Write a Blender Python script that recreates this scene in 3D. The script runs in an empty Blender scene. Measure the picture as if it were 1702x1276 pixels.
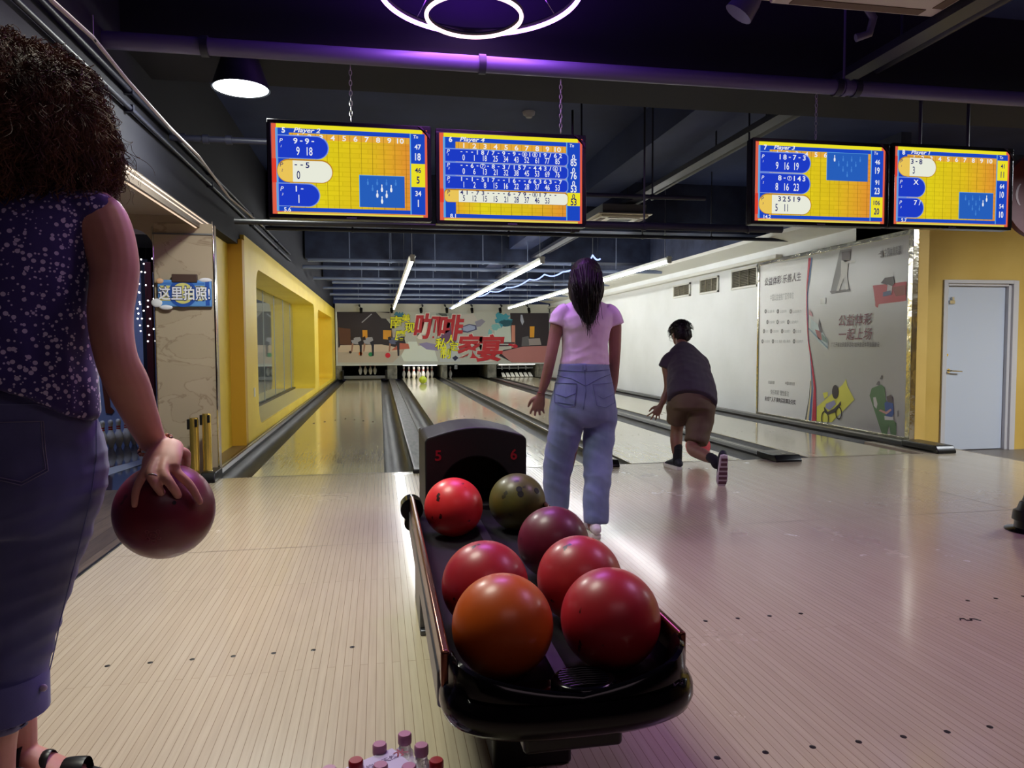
import bpy, bmesh, math, random
from mathutils import Vector, Matrix, noise
from mathutils.bvhtree import BVHTree
SC = bpy.context.scene
COL = SC.collection
PI = math.pi
random.seed(7)

# ------------------------------------------------------------------ camera
F_PX, PITCH, YAW, ROLL, EYE = 1207.95, 0.0532, 0.1796, -0.0049, 1.0509
def cam_axes():
    cy, sy = math.cos(YAW), math.sin(YAW)
    r = Vector((cy, -sy, 0)); fw = Vector((sy, cy, 0)); u = Vector((0, 0, 1))
    c, s = math.cos(PITCH), math.sin(PITCH)
    fw2 = fw*c-u*s; u2 = u*c+fw*s
    c, s = math.cos(ROLL), math.sin(ROLL)
    return r*c+u2*s, u2*c-r*s, fw2
CR, CU, CF = cam_axes()
cam = bpy.data.cameras.new('camera'); cam.sensor_fit = 'HORIZONTAL'; cam.sensor_width = 36
cam.lens = F_PX/1702*36; cam.clip_start = 0.05; cam.clip_end = 100
cam_o = bpy.data.objects.new('camera', cam); COL.objects.link(cam_o)
M = Matrix((CR, CU, -CF)).transposed().to_4x4(); M.translation = (0, 0, EYE)
cam_o.matrix_world = M
SC.camera = cam_o
O0 = Vector((0, 0, EYE))
def ray(x, y): return CF+CR*((x-851)/F_PX)-CU*((y-638)/F_PX)
def atY(x, y, Y): d = ray(x, y); return O0+d*(Y/d.y)
def atX(x, y, X): d = ray(x, y); return O0+d*(X/d.x)
def atZ(x, y, Z): d = ray(x, y); return O0+d*((Z-EYE)/d.z)

# ------------------------------------------------------------------ view and world
SC.view_settings.view_transform = 'Standard'; SC.view_settings.look = 'None'
SC.view_settings.exposure = 0.0; SC.view_settings.gamma = 1.0
SC.view_settings.use_curve_mapping = False
w = bpy.data.worlds.new('world'); SC.world = w; w.use_nodes = True
w.node_tree.nodes['Background'].inputs[0].default_value = (0.25, 0.22, 0.40, 1)
w.node_tree.nodes['Background'].inputs[1].default_value = 0.05

def srgb(r, g, b):
    f = lambda c: (c/255/12.92 if c/255 <= .04045 else ((c/255+.055)/1.055)**2.4)
    return (f(r), f(g), f(b), 1)

# ------------------------------------------------------------------ added area lights that fill the hall
def area(name, loc, rot, sx, sy, power, col, spread=PI):
    l = bpy.data.lights.new(name, 'AREA'); l.shape = 'RECTANGLE'; l.size = sx; l.size_y = sy
    l.energy = power; l.color = col; l.spread = spread
    o = bpy.data.objects.new(name, l); COL.objects.link(o); o.location = loc; o.rotation_euler = rot
    return o
area('hall_fill_light', (-.6, 2.6, 3.15), (0, 0, 0), .8, .8, 27, (1.0, 1.0, 0.84), 1.9)  # unseen overhead fill that brightens the left floor
area('rear_fill_light', (0.8, -1.2, 3.1), (0, 0, 0), 2.0, 1.2, 9, (1.0, 0.74, 0.84))  # unseen weak fill from behind the camera
area('entrance_fill_light', (4.2, 1.2, 3.1), (0, 0, 0), 1.2, 1.2, 5, (1.0, 0.60, 0.85))  # unseen pinkish fill for the right floor
area('corridor_fill_light', (7.6, 4.6, 3.0), (math.radians(28), 0, 0), 1.6, 1.0, 640, (0.90, 0.95, 1.0))  # unseen strong fill that brightens the ochre wall and door

# ------------------------------------------------------------------ materials
MATS = {}
def mat(name, col, rough=.5, metal=0., emit=None, estr=1., coat=0., alpha=None, trans=0., ior=1.45, bump=None, spec=None, sheen=0., sss=0.):
    if name in MATS: return MATS[name]
    m = bpy.data.materials.new(name); m.use_nodes = True
    nt = m.node_tree; b = nt.nodes['Principled BSDF']
    b.inputs['Base Color'].default_value = col if len(col) == 4 else (*col, 1)
    b.inputs['Roughness'].default_value = rough; b.inputs['Metallic'].default_value = metal
    b.inputs['IOR'].default_value = ior
    if emit is not None:
        b.inputs['Emission Color'].default_value = emit if len(emit) == 4 else (*emit, 1)
        b.inputs['Emission Strength'].default_value = estr
    if coat: b.inputs['Coat Weight'].default_value = coat; b.inputs['Coat Roughness'].default_value = .08
    if trans: b.inputs['Transmission Weight'].default_value = trans
    if alpha is not None: b.inputs['Alpha'].default_value = alpha
    if spec is not None: b.inputs['Specular IOR Level'].default_value = spec
    if sheen: b.inputs['Sheen Weight'].default_value = sheen
    if sss:
        b.inputs['Subsurface Weight'].default_value = sss; b.inputs['Subsurface Radius'].default_value = (.02, .008, .004)
    if bump:
        sc, st, dist = bump
        tc = nt.nodes.new('ShaderNodeTexCoord'); n = nt.nodes.new('ShaderNodeTexNoise'); n.inputs['Scale'].default_value = sc
        n.inputs['Detail'].default_value = 4
        bp = nt.nodes.new('ShaderNodeBump'); bp.inputs['Strength'].default_value = st; bp.inputs['Distance'].default_value = dist
        nt.links.new(tc.outputs['Object'], n.inputs['Vector']); nt.links.new(n.outputs['Fac'], bp.inputs['Height'])
        nt.links.new(bp.outputs['Normal'], b.inputs['Normal'])
    MATS[name] = m
    return m
def glow(name, col, s):
    if name in MATS: return MATS[name]
    m = bpy.data.materials.new(name); m.use_nodes = True; nt = m.node_tree
    nt.nodes.remove(nt.nodes['Principled BSDF'])
    e = nt.nodes.new('ShaderNodeEmission'); e.inputs[0].default_value = col if len(col) == 4 else (*col, 1); e.inputs[1].default_value = s
    nt.links.new(e.outputs[0], nt.nodes['Material Output'].inputs[0])
    MATS[name] = m
    return m
def vary(m, c1, c2, scale, vec=(1, 1, 1), detail=5, lo=.35, hi=.65, coord='Object', dist=0.):
    """mixes two base colours by a noise texture"""
    nt = m.node_tree; b = nt.nodes['Principled BSDF']
    tc = nt.nodes.new('ShaderNodeTexCoord'); mp = nt.nodes.new('ShaderNodeMapping'); mp.inputs['Scale'].default_value = vec
    n = nt.nodes.new('ShaderNodeTexNoise'); n.inputs['Scale'].default_value = scale; n.inputs['Detail'].default_value = detail
    n.inputs['Distortion'].default_value = dist
    r = nt.nodes.new('ShaderNodeValToRGB'); r.color_ramp.elements[0].position = lo; r.color_ramp.elements[1].position = hi
    r.color_ramp.elements[0].color = c1 if len(c1) == 4 else (*c1, 1); r.color_ramp.elements[1].color = c2 if len(c2) == 4 else (*c2, 1)
    L = nt.links.new
    L(tc.outputs[coord], mp.inputs[0]); L(mp.outputs[0], n.inputs['Vector']); L(n.outputs['Fac'], r.inputs[0])
    L(r.outputs[0], b.inputs['Base Color'])
    return r

def boards(name, c1, c2, seam, bw, rough, length=1.1, coat=.4, rvar=.012, grain=1., mortar=.0009, bumpd=.0006):
    """narrow strip flooring running along Y: brick texture for strips, noise for grain"""
    if name in MATS: return MATS[name]
    m = bpy.data.materials.new(name); m.use_nodes = True; nt = m.node_tree; b = nt.nodes['Principled BSDF']; L = nt.links.new
    tc = nt.nodes.new('ShaderNodeTexCoord')
    mp = nt.nodes.new('ShaderNodeMapping'); mp.inputs['Rotation'].default_value = (0, 0, PI/2)
    br = nt.nodes.new('ShaderNodeTexBrick'); br.inputs['Scale'].default_value = 1
    br.inputs['Brick Width'].default_value = length; br.inputs['Row Height'].default_value = bw
    br.inputs['Mortar Size'].default_value = mortar; br.inputs['Mortar Smooth'].default_value = .3
    br.inputs['Color1'].default_value = c1; br.inputs['Color2'].default_value = c2; br.inputs['Mortar'].default_value = seam
    br.offset = .37; br.inputs['Bias'].default_value = -.1
    L(tc.outputs['Object'], mp.inputs[0]); L(mp.outputs[0], br.inputs['Vector'])
    mp2 = nt.nodes.new('ShaderNodeMapping'); mp2.inputs['Scale'].default_value = (30, 1.2, 1)
    n = nt.nodes.new('ShaderNodeTexNoise'); n.inputs['Scale'].default_value = 3; n.inputs['Detail'].default_value = 6
    L(tc.outputs['Object'], mp2.inputs[0]); L(mp2.outputs[0], n.inputs['Vector'])
    rr = nt.nodes.new('ShaderNodeMapRange'); rr.inputs['From Min'].default_value = .3; rr.inputs['From Max'].default_value = .7
    rr.inputs['To Min'].default_value = 1-.16*grain; rr.inputs['To Max'].default_value = 1+.08*grain
    L(n.outputs['Fac'], rr.inputs[0])
    mx = nt.nodes.new('ShaderNodeVectorMath'); mx.operation = 'SCALE'
    L(br.outputs['Color'], mx.inputs[0]); L(rr.outputs[0], mx.inputs['Scale'])
    # large scuffs
    n2 = nt.nodes.new('ShaderNodeTexNoise'); n2.inputs['Scale'].default_value = 1.3; n2.inputs['Detail'].default_value = 8; n2.inputs['Roughness'].default_value = .65
    L(tc.outputs['Object'], n2.inputs['Vector'])
    r2 = nt.nodes.new('ShaderNodeMapRange'); r2.inputs['From Min'].default_value = .3; r2.inputs['From Max'].default_value = .7
    r2.inputs['To Min'].default_value = .975; r2.inputs['To Max'].default_value = 1.015
    L(n2.outputs['Fac'], r2.inputs[0])
    mx2 = nt.nodes.new('ShaderNodeVectorMath'); mx2.operation = 'SCALE'
    L(mx.outputs[0], mx2.inputs[0]); L(r2.outputs[0], mx2.inputs['Scale'])
    L(mx2.outputs[0], b.inputs['Base Color'])
    r3 = nt.nodes.new('ShaderNodeMapRange'); r3.inputs['From Min'].default_value = .3; r3.inputs['From Max'].default_value = .7
    r3.inputs['To Min'].default_value = rough-rvar*.5; r3.inputs['To Max'].default_value = rough+rvar*.5
    L(n2.outputs['Fac'], r3.inputs[0]); L(r3.outputs[0], b.inputs['Roughness'])
    b.inputs['Coat Weight'].default_value = coat; b.inputs['Coat Roughness'].default_value = .12
    bp = nt.nodes.new('ShaderNodeBump'); bp.inputs['Strength'].default_value = .25; bp.inputs['Distance'].default_value = bumpd
    bp.invert = True
    L(br.outputs['Fac'], bp.inputs['Height']); L(bp.outputs[0], b.inputs['Normal'])
    MATS[name] = m
    return m

# ------------------------------------------------------------------ mesh building
class MB:
    def __init__(s): s.v = []; s.f = []; s.mi = []; s.mats = []
    def m(s, mt):
        if mt not in s.mats: s.mats.append(mt)
        return s.mats.index(mt)
    def add(s, vs, fs, mt=None):
        o = len(s.v); s.v += [tuple(v) for v in vs]; s.f += [tuple(i+o for i in f) for f in fs]
        k = s.m(mt) if mt else 0
        s.mi += [k]*len(fs)
        return s
    def box(s, x0, x1, y0, y1, z0, z1, mt=None):
        v = [(x, y, z) for z in (z0, z1) for y in (y0, y1) for x in (x0, x1)]
        return s.add(v, [(0, 2, 3, 1), (4, 5, 7, 6), (0, 1, 5, 4), (2, 6, 7, 3), (0, 4, 6, 2), (1, 3, 7, 5)], mt)
    def quad(s, a, b, c, d, mt=None): return s.add([a, b, c, d], [(0, 1, 2, 3)], mt)
    def cyl(s, p0, p1, r0, r1=None, n=12, mt=None, caps=True):
        r1 = r0 if r1 is None else r1
        return s.loft([p0, p1], [(r0, r0), (r1, r1)], n=n, mt=mt, caps=caps)
    def loft(s, pts, radii, n=12, mt=None, caps=True, up=None, phase=0., close=False):
        """rings of (a,b) radii along pts; up fixes the direction of a"""
        pts = [Vector(p) for p in pts]; N = len(pts); vs = []; fs = []
        prev = Vector(up).normalized() if up else None
        for i, p in enumerate(pts):
            if close: t = pts[(i+1) % N]-pts[i-1]
            else: t = pts[min(i+1, N-1)]-pts[max(i-1, 0)]
            if t.length < 1e-9: t = Vector((0, 0, 1))
            t.normalize()
            if prev is None:
                prev = Vector((1, 0, 0)) if abs(t.x) < .8 else Vector((0, 1, 0))
            ref = Vector(up) if up and abs(Vector(up).normalized().dot(t)) < .98 else prev
            a = (ref-t*ref.dot(t))
            if a.length < 1e-6: a = t.orthogonal()
            a.normalize(); prev = a; b = t.cross(a)
            ra, rb = radii[i] if isinstance(radii, list) else radii
            for k in range(n):
                an = 2*PI*k/n+phase
                vs.append(p+a*(ra*math.cos(an))+b*(rb*math.sin(an)))
        segs = N if close else N-1
        for i in range(segs):
            for k in range(n):
                j = (i+1) % N
                fs.append((i*n+k, i*n+(k+1) % n, j*n+(k+1) % n, j*n+k))
        if caps and not close:
            fs.append(tuple(range(n-1, -1, -1))); fs.append(tuple((N-1)*n+k for k in range(n)))
        return s.add(vs, fs, mt)
    def tube(s, pts, r, n=6, mt=None, close=False):
        return s.loft(pts, [(r, r)]*len(pts) if not callable(r) else [(r(i/(len(pts)-1)),)*2 for i in range(len(pts))], n=n, mt=mt, close=close)
    def lathe(s, prof, c=(0, 0, 0), n=24, mt=None, sx=1, sy=1, caps=True):
        vs = []; fs = []
        for (r, z) in prof:
            for k in range(n):
                a = 2*PI*k/n; vs.append((c[0]+r*sx*math.cos(a), c[1]+r*sy*math.sin(a), c[2]+z))
        for i in range(len(prof)-1):
            for k in range(n): fs.append((i*n+k, i*n+(k+1) % n, (i+1)*n+(k+1) % n, (i+1)*n+k))
        if caps and prof[0][0] > 1e-5: fs.append(tuple(range(n-1, -1, -1)))
        if caps and prof[-1][0] > 1e-5: fs.append(tuple((len(prof)-1)*n+k for k in range(n)))
        return s.add(vs, fs, mt)
    def ell(s, c, r, n=16, mt=None, rot=None):
        vs = []; fs = []; c = Vector(c); R = n//2
        for i in range(R+1):
            th = PI*i/R
            for k in range(n):
                a = 2*PI*k/n
                v = Vector((r[0]*math.sin(th)*math.cos(a), r[1]*math.sin(th)*math.sin(a), r[2]*math.cos(th)))
                if rot is not None: v = rot @ v
                vs.append(c+v)
        for i in range(R):
            for k in range(n): fs.append((i*n+k, (i+1)*n+k, (i+1)*n+(k+1) % n, i*n+(k+1) % n))
        return s.add(vs, fs, mt)
    def prism(s, poly, d, mt=None):
        """poly: 3-D points in one plane, d: extrusion vector"""
        n = len(poly); d = Vector(d); vs = [Vector(p) for p in poly]+[Vector(p)+d for p in poly]
        fs = [tuple(range(n-1, -1, -1)), tuple(range(n, 2*n))]+[(i, (i+1) % n, n+(i+1) % n, n+i) for i in range(n)]
        return s.add(vs, fs, mt)
    def frame(s, x0, x1, z0, z1, y0, y1, wd, mt=None):
        s.box(x0, x1, y0, y1, z1-wd, z1, mt); s.box(x0, x1, y0, y1, z0, z0+wd, mt)
        s.box(x0, x0+wd, y0, y1, z0+wd, z1-wd, mt); s.box(x1-wd, x1, y0, y1, z0+wd, z1-wd, mt)
        return s
    def mesh(s, name, mt=None, off=(0, 0, 0), smooth=None, merge=True):
        me = bpy.data.meshes.new(name); o = Vector(off)
        me.from_pydata([tuple(Vector(v)-o) for v in s.v], [], s.f)
        if s.mats:
            for q in s.mats: me.materials.append(q)
            me.polygons.foreach_set('material_index', s.mi)
        elif mt: me.materials.append(mt)
        bm = bmesh.new(); bm.from_mesh(me)
        if merge: bmesh.ops.remove_doubles(bm, verts=bm.verts, dist=1e-6)
        if merge: bmesh.ops.recalc_face_normals(bm, faces=bm.faces)
        bm.to_mesh(me); bm.free()
        if smooth is not None:
            me.polygons.foreach_set('use_smooth', [True]*len(me.polygons))
            if smooth < 180: me.set_sharp_from_angle(angle=math.radians(smooth))
        me.update()
        return me

def props(o, label=None, cat=None, group=None, kind=None):
    if label: o['label'] = label
    if cat: o['category'] = cat
    if group: o['group'] = group
    if kind: o['kind'] = kind
    return o
def empty(name, label, cat, loc=(0, 0, 0), group=None, rz=0):
    o = bpy.data.objects.new(name, None); COL.objects.link(o); o.location = loc; o.rotation_euler = (0, 0, rz)
    o.empty_display_size = .1
    return props(o, label, cat, group)
def root_loc(p):
    l = Vector((0, 0, 0))
    while p is not None: l = l+p.location; p = p.parent
    return l
def put(name, mb, mt=None, parent=None, smooth=None, bevel=None, label=None, world=True, merge=True, off=None):
    """links a mesh object; vertices are in world coordinates unless world=False"""
    o_ = root_loc(parent) if (world and parent is not None) else Vector((0, 0, 0))
    if parent is None and off is not None: o_ = Vector(off)
    me = mb if isinstance(mb, bpy.types.Mesh) else mb.mesh(name, mt, o_, smooth, merge)
    if isinstance(mb, bpy.types.Mesh) and o_.length > 0: me.transform(Matrix.Translation(-o_))
    o = bpy.data.objects.new(name, me); COL.objects.link(o)
    if parent is not None: o.parent = parent
    elif off is not None: o.location = off
    if bevel:
        bv = o.modifiers.new('bevel', 'BEVEL'); bv.width = bevel; bv.segments = 3; bv.limit_method = 'ANGLE'
        bv.angle_limit = math.radians(40); bv.harden_normals = False
        me.polygons.foreach_set('use_smooth', [True]*len(me.polygons)); me.set_sharp_from_angle(angle=math.radians(50))
    if label: o['label'] = label
    return o
def single(name, mb, mt, label, cat, group=None, smooth=None, bevel=None, at=None, merge=True):
    if at is None:
        xs = [v[0] for v in mb.v]; ys = [v[1] for v in mb.v]; zs = [v[2] for v in mb.v]
        at = ((min(xs)+max(xs))/2, (min(ys)+max(ys))/2, min(zs))
    o = put(name, mb, mt, None, smooth, bevel, off=at, merge=merge)
    return props(o, label, cat, group)
def struct(name, mb, mt, smooth=None, bevel=None, parent=None, merge=True):
    o = put(name, mb, mt, parent, smooth, bevel, merge=merge)
    if parent is None: o['kind'] = 'structure'
    return o
def copy_tree(o, parent=None):
    c = o.copy(); COL.objects.link(c)
    if parent is not None: c.parent = parent
    for ch in list(o.children): copy_tree(ch, c)
    return c
def setp(o, **k):
    for a, b in k.items(): o[a] = b

# ------------------------------------------------------------------ lettering and flat art as thin mesh layers
_TXT = {}
def text_polys(s, bold=0., shear=0.):
    key = (s, bold, shear)
    if key in _TXT: return _TXT[key]
    c = bpy.data.curves.new('t', 'FONT'); c.body = s; c.size = 1; c.shear = shear; c.offset = bold
    c.resolution_u = 3
    o = bpy.data.objects.new('t', c); COL.objects.link(o)
    dg = bpy.context.evaluated_depsgraph_get(); me = bpy.data.meshes.new_from_object(o.evaluated_get(dg))
    vs = [(v.co.x, v.co.y) for v in me.vertices]; fs = [tuple(p.vertices) for p in me.polygons]
    bpy.data.objects.remove(o); bpy.data.curves.remove(c); bpy.data.meshes.remove(me)
    _TXT[key] = (vs, fs)
    return _TXT[key]
class Art:
    """flat layers on a plane: origin o, right r, up u, normal n (towards the viewer)"""
    def __init__(s, o, r, u, step=.0012):
        s.o = Vector(o); s.r = Vector(r).normalized(); s.u = Vector(u).normalized(); s.n = s.r.cross(s.u); s.mb = MB(); s.step = step; s.k = 0
    def P(s, a, b, k=None): return s.o+s.r*a+s.u*b+s.n*(s.step*(s.k if k is None else k))
    def px(s, x, y):
        d = ray(x, y); t = (s.o-O0).dot(s.n)/d.dot(s.n); h = O0+d*t-s.o
        return (h.dot(s.r), h.dot(s.u))
    def poly(s, pts, mt, k=None):
        if k is not None: s.k = k
        s.mb.add([s.P(*p) for p in pts], [tuple(range(len(pts)))], mt)
    def rect(s, a0, b0, a1, b1, mt, k=None): s.poly([(a0, b0), (a1, b0), (a1, b1), (a0, b1)], mt, k)
    def pill(s, a0, b0, a1, b1, mt, k=None, left=True, n=10, rad=None):
        r = (b1-b0)/2 if rad is None else rad; p = []
        def arc(cx, cy, a, b): return [(cx+r*math.cos(a+(b-a)*i/n), cy+r*math.sin(a+(b-a)*i/n)) for i in range(n+1)]
        p += arc(a1-r, b0+r, -PI/2, 0)+arc(a1-r, b1-r, 0, PI/2)
        if left: p += arc(a0+r, b1-r, PI/2, PI)+arc(a0+r, b0+r, PI, 1.5*PI)
        else: p += [(a0, b1), (a0, b0)]
        s.poly(p, mt, k)
    def disc(s, a, b, ra, rb, mt, k=None, n=20, jag=0., seed=0):
        rnd = random.Random(seed)
        s.poly([(a+ra*(1+rnd.uniform(-jag, jag))*math.cos(2*PI*i/n), b+rb*(1+rnd.uniform(-jag, jag))*math.sin(2*PI*i/n)) for i in range(n)], mt, k)
    def line(s, pts, wd, mt, k=None):
        if k is not None: s.k = k
        for (a, b) in zip(pts[:-1], pts[1:]):
            d = Vector((b[0]-a[0], b[1]-a[1]));
            if d.length < 1e-9: continue
            d.normalize(); q = Vector((-d.y, d.x))*wd/2
            e = d*wd*.2
            s.poly([(a[0]-q.x-e.x, a[1]-q.y-e.y), (b[0]-q.x+e.x, b[1]-q.y+e.y), (b[0]+q.x+e.x, b[1]+q.y+e.y), (a[0]+q.x-e.x, a[1]+q.y-e.y)], mt)
    def text(s, t, a, b, size, mt, k=None, bold=0., shear=0., align='l', wscale=1., rot=0., fit=None):
        """a,b: left (or centre) and vertical centre of the line"""
        if k is not None: s.k = k
        vs, fs = text_polys(t, bold, shear)
        if not vs: return
        x0 = min(v[0] for v in vs); x1 = max(v[0] for v in vs); y0 = min(v[1] for v in vs); y1 = max(v[1] for v in vs)
        if fit: wscale = fit/((x1-x0)*size)
        cx = x0 if align == 'l' else (x0+x1)/2; cy = (y0+y1)/2
        c, sn = math.cos(rot), math.sin(rot); out = []
        for (x, y) in vs:
            X = (x-cx)*size*wscale; Y = (y-cy)*size
            out.append(s.P(a+X*c-Y*sn, b+X*sn+Y*c))
        s.mb.add(out, fs, mt)
    def pxpoly(s, pts, mt, k=None): s.poly([s.px(*p) for p in pts], mt, k)
    def pxline(s, pts, wd, mt, k=None): s.line([s.px(*p) for p in pts], wd, mt, k)
    def pxtext(s, t, x0, x1, yc, size, mt, k=None, **kw):
        """text centred between photo columns x0 and x1 and stretched to that width"""
        a0, b0 = s.px(x0, yc); a1, b1 = s.px(x1, yc)
        s.text(t, (a0+a1)/2, (b0+b1)/2, size, mt, k, align='c', fit=abs(a1-a0), **kw)
# ================================================================== the setting
m_app = boards('approach_maple', srgb(190, 178, 152), srgb(185, 172, 146), srgb(142, 126, 102), .0262, .27, length=2.4, coat=.45, grain=.5, mortar=.0011)
m_lane = boards('lane_maple', srgb(226, 216, 174), srgb(216, 205, 160), srgb(160, 146, 108), .0262, .2, length=2.3, coat=.9)
m_wood = boards('dark_planks', srgb(98, 84, 72), srgb(74, 62, 54), srgb(26, 22, 20), .12, .42, length=1.2, coat=.1, grain=2.5, mortar=.002)
m_white = mat('white_wall_paint', srgb(222, 224, 222), .6); vary(m_white, srgb(216, 218, 216), srgb(228, 230, 230), .8)
m_navy = mat('navy_ceiling_paint', srgb(44, 54, 96), .75); vary(m_navy, srgb(38, 48, 88), srgb(50, 62, 106), 1.2)
m_navyd = mat('dark_beam_paint', srgb(66, 70, 92), .7, bump=(14, .3, .01)); vary(m_navyd, srgb(34, 40, 64), srgb(54, 62, 88), 3)
m_pipe = mat('pipe_paint', srgb(116, 126, 152), .4)
m_bulk = mat('bulkhead_paint', srgb(19, 19, 32), .8)
m_piped = mat('dark_pipe_paint', srgb(34, 36, 52), .45)
m_black = mat('black_plastic', srgb(18, 18, 20), .35)
m_blackm = mat('black_matt', srgb(12, 12, 14), .9)
m_yel = mat('yellow_paint', srgb(234, 202, 62), .5); vary(m_yel, srgb(230, 197, 58), srgb(238, 208, 70), 1.5)
m_ochre = mat('ochre_paint', srgb(212, 176, 88), .6); vary(m_ochre, srgb(206, 170, 82), srgb(218, 184, 98), 1.2)
m_beige = mat('beige_panel', srgb(168, 152, 130), .5)
m_steel = mat('brushed_steel', srgb(190, 190, 188), .3, 1)
m_chrome = mat('chrome', srgb(225, 222, 215), .08, 1)
m_grey = mat('grey_metal', srgb(120, 122, 124), .45, .6)

def tile_floor():
    return MB().box(-1.37, 5.6, -3.2, 6.08, -.06, 0)
floor = struct('floor', tile_floor(), m_app)
# black marker dots let into the approach
m_dot = mat('marker_dot', srgb(24, 20, 18), .4)
for (xs, y) in ([(-.9+.1317*i, 2.55) for i in range(7)], None), ([(.94+.1325*i, 2.54) for i in range(6)], None), ([(.83+.1335*i, 1.675) for i in range(7)], None), ([(-.9+.1317*i, 5.7) for i in range(7)], None), ([(.86+.1325*i, 5.7) for i in range(7)], None), ([(2.3+.1325*i, 5.7) for i in range(7)], None):
    pass
for row in ([(-.9+.1317*i, 2.55) for i in range(7)], [(.94+.1325*i, 2.54) for i in range(6)], [(.83+.1335*i, 1.675) for i in range(7)],
            [(2.35+.1325*i, 2.54) for i in range(6)], [(2.3+.1325*i, 5.75) for i in range(6)]):
    for (x, y) in row:
        o = put('marker_dot', MB().lathe([(.0085, 0), (.0085, .0008), (.007, .0012)], (x, y, 0), 12), m_dot, floor, 40)
sq = MB().tube([(2.155, 2.36, .001), (2.165, 2.375, .001), (2.18, 2.37, .001), (2.175, 2.355, .001), (2.195, 2.35, .001), (2.20, 2.365, .001), (2.215, 2.36, .001), (2.225, 2.34, .001)], .0028, 5)
put('scuff_mark', sq, m_dot, floor)
# seams between floor panels
m_seam = mat('floor_seam', srgb(96, 84, 70), .6)
sm = MB()
for a, b in (((-1.37, 6.02), (5.6, 6.02)), ((-1.37, 3.9), (5.6, 3.9)), ((2.0, 3.9), (2.0, 6.0)), ((3.9, 3.9), (3.9, 6.0)), ((.9, 3.9), (.9, 6.0))):
    dx, dy = b[0]-a[0], b[1]-a[1]; l = math.hypot(dx, dy); nx, ny = -dy/l*.0015, dx/l*.0015
    sm.quad((a[0]-nx, a[1]-ny, .0006), (b[0]-nx, b[1]-ny, .0006), (b[0]+nx, b[1]+ny, .0006), (a[0]+nx, a[1]+ny, .0006))
struct('trim_1', sm, m_seam)
struct('floor_lower', MB().box(5.6, 10, -3.2, 7.7, -.32, -.25), mat('lower_floor', srgb(120, 112, 104), .4))
struct('trim_2', MB().box(5.6, 5.63, -3.2, 6.9, -.25, .002), mat('step_edge', srgb(150, 142, 132), .4, .3), bevel=.004)
struct('floor_right', MB().box(5.1, 5.6, 6.08, 6.95, -.06, 0), m_app)
struct('floor_planks', MB().box(-4.8, -1.385, -3.2, 5.75, -.06, .0), m_wood)
struct('trim_3', MB().box(-1.385, -1.37, -3.2, 6.0, -.05, .006), m_black)
m_gloss = mat('glossy_dark_tile', srgb(44, 50, 74), .06, coat=.5)
struct('floor_glossy', MB().box(-5.2, -1.385, 5.75, 9.4, -.06, -.0), m_gloss)
struct('trim_4', MB().prism([(-2.62, 5.78, .001), (-2.34, 5.78, .001), (-2.02, 7.4, .001), (-2.16, 7.4, .001)], (0, 0, .003)), mat('white_floor_strip', srgb(170, 178, 205), .3))

# ceiling and beams
struct('ceiling', MB().box(-4.8, 10, -3.2, 26.5, 3.3, 3.4), m_navy)
struct('wall_back', MB().box(-4.8, 10, -3.3, -3.2, -.3, 3.3), mat('rear_wall', srgb(60, 50, 66), .8))
struct('trim_5', MB().box(-1.4, 10, 4.48, 5.05, 2.75, 3.3), m_bulk)
struct('trim_6', MB().box(-1.36, 5.5, 9.75, 10.35, 2.62, 3.3), m_navyd)
struct('trim_7', MB().box(-1.36, 5.5, 14.3, 14.8, 2.72, 3.3), m_navyd)
struct('trim_8', MB().box(-1.36, 5.5, 18.8, 19.3, 2.72, 3.3), m_navyd)
struct('trim_9', MB().box(2.55, 2.98, 5.05, 23.2, 2.95, 3.3), m_navy)
struct('wall_upper_left', MB().box(-1.52, -1.4, -3.2, 23.6, 2.09, 3.3), m_bulk)
struct('wall_arch_fill', MB().box(-1.745, -1.42, 6.205, 6.3, 2.03, 2.6), m_beige)
struct('wall_upper_right', MB().box(5.5, 5.62, 7.0, 23.6, 2.40, 3.3), m_navyd)
struct('wall_far', MB().box(-1.6, 5.62, 25.4, 25.5, -.1, 3.3), m_navyd)
struct('wall_far_upper', MB().box(-1.4, 5.5, 23.26, 23.32, 2.36, 3.3), m_navy)

# white wall on the right with the cove above it
struct('wall_right', MB().box(5.5, 5.62, 6.76, 23.6, -.1, 2.40), m_white)
m_cove = mat('cove_white', srgb(215, 214, 206), .5)
cv = MB()
cv.prism([(5.5, 6.95, 2.40), (5.5, 6.95, 2.46), (5.12, 6.95, 2.52), (5.12, 6.95, 2.47)], (0, 16.6, 0))
struct('trim_10', cv, m_cove)
struct('trim_11', MB().box(5.40, 5.5, 9.3, 23.4, 2.235, 2.29), m_cove, bevel=.008)
# ochre wall with the exit door, on the lower floor beyond the approach
wy = 7.6
wl = MB(); dx0, dx1, dz0, dz1 = 6.57, 7.60, -.25, 1.80
wl.box(5.5, dx0, wy, wy+.12, -.3, 2.62); wl.box(dx1, 10, wy, wy+.12, -.3, 2.62); wl.box(dx0, dx1, wy, wy+.12, dz1, 2.62)
struct('wall_exit', wl, m_ochre)
struct('wall_exit_upper', MB().box(5.5, 10, wy, wy+.12, 2.62, 3.3), m_navyd)
struct('wall_far_right', MB().box(9.9, 10, -3.2, 7.7, -.3, 3.3), m_ochre)
struct('wall_end_right', MB().box(5.5, 5.62, 6.70, 6.76, -.25, 2.40), m_ochre)
struct('wall_return_right', MB().box(5.5, 5.62, 6.76, 7.6, -.25, 2.62), m_ochre)
m_door = mat('door_grey_white', srgb(200, 208, 220), .38)
m_doorf = mat('door_frame_white', srgb(206, 204, 204), .4)
dr = put('door_1', MB().box(dx0+.09, dx1-.12, wy+.05, wy+.09, dz0+.01, dz1-.07), m_door, bevel=.003); dr['kind'] = 'structure'
fr = MB()
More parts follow.
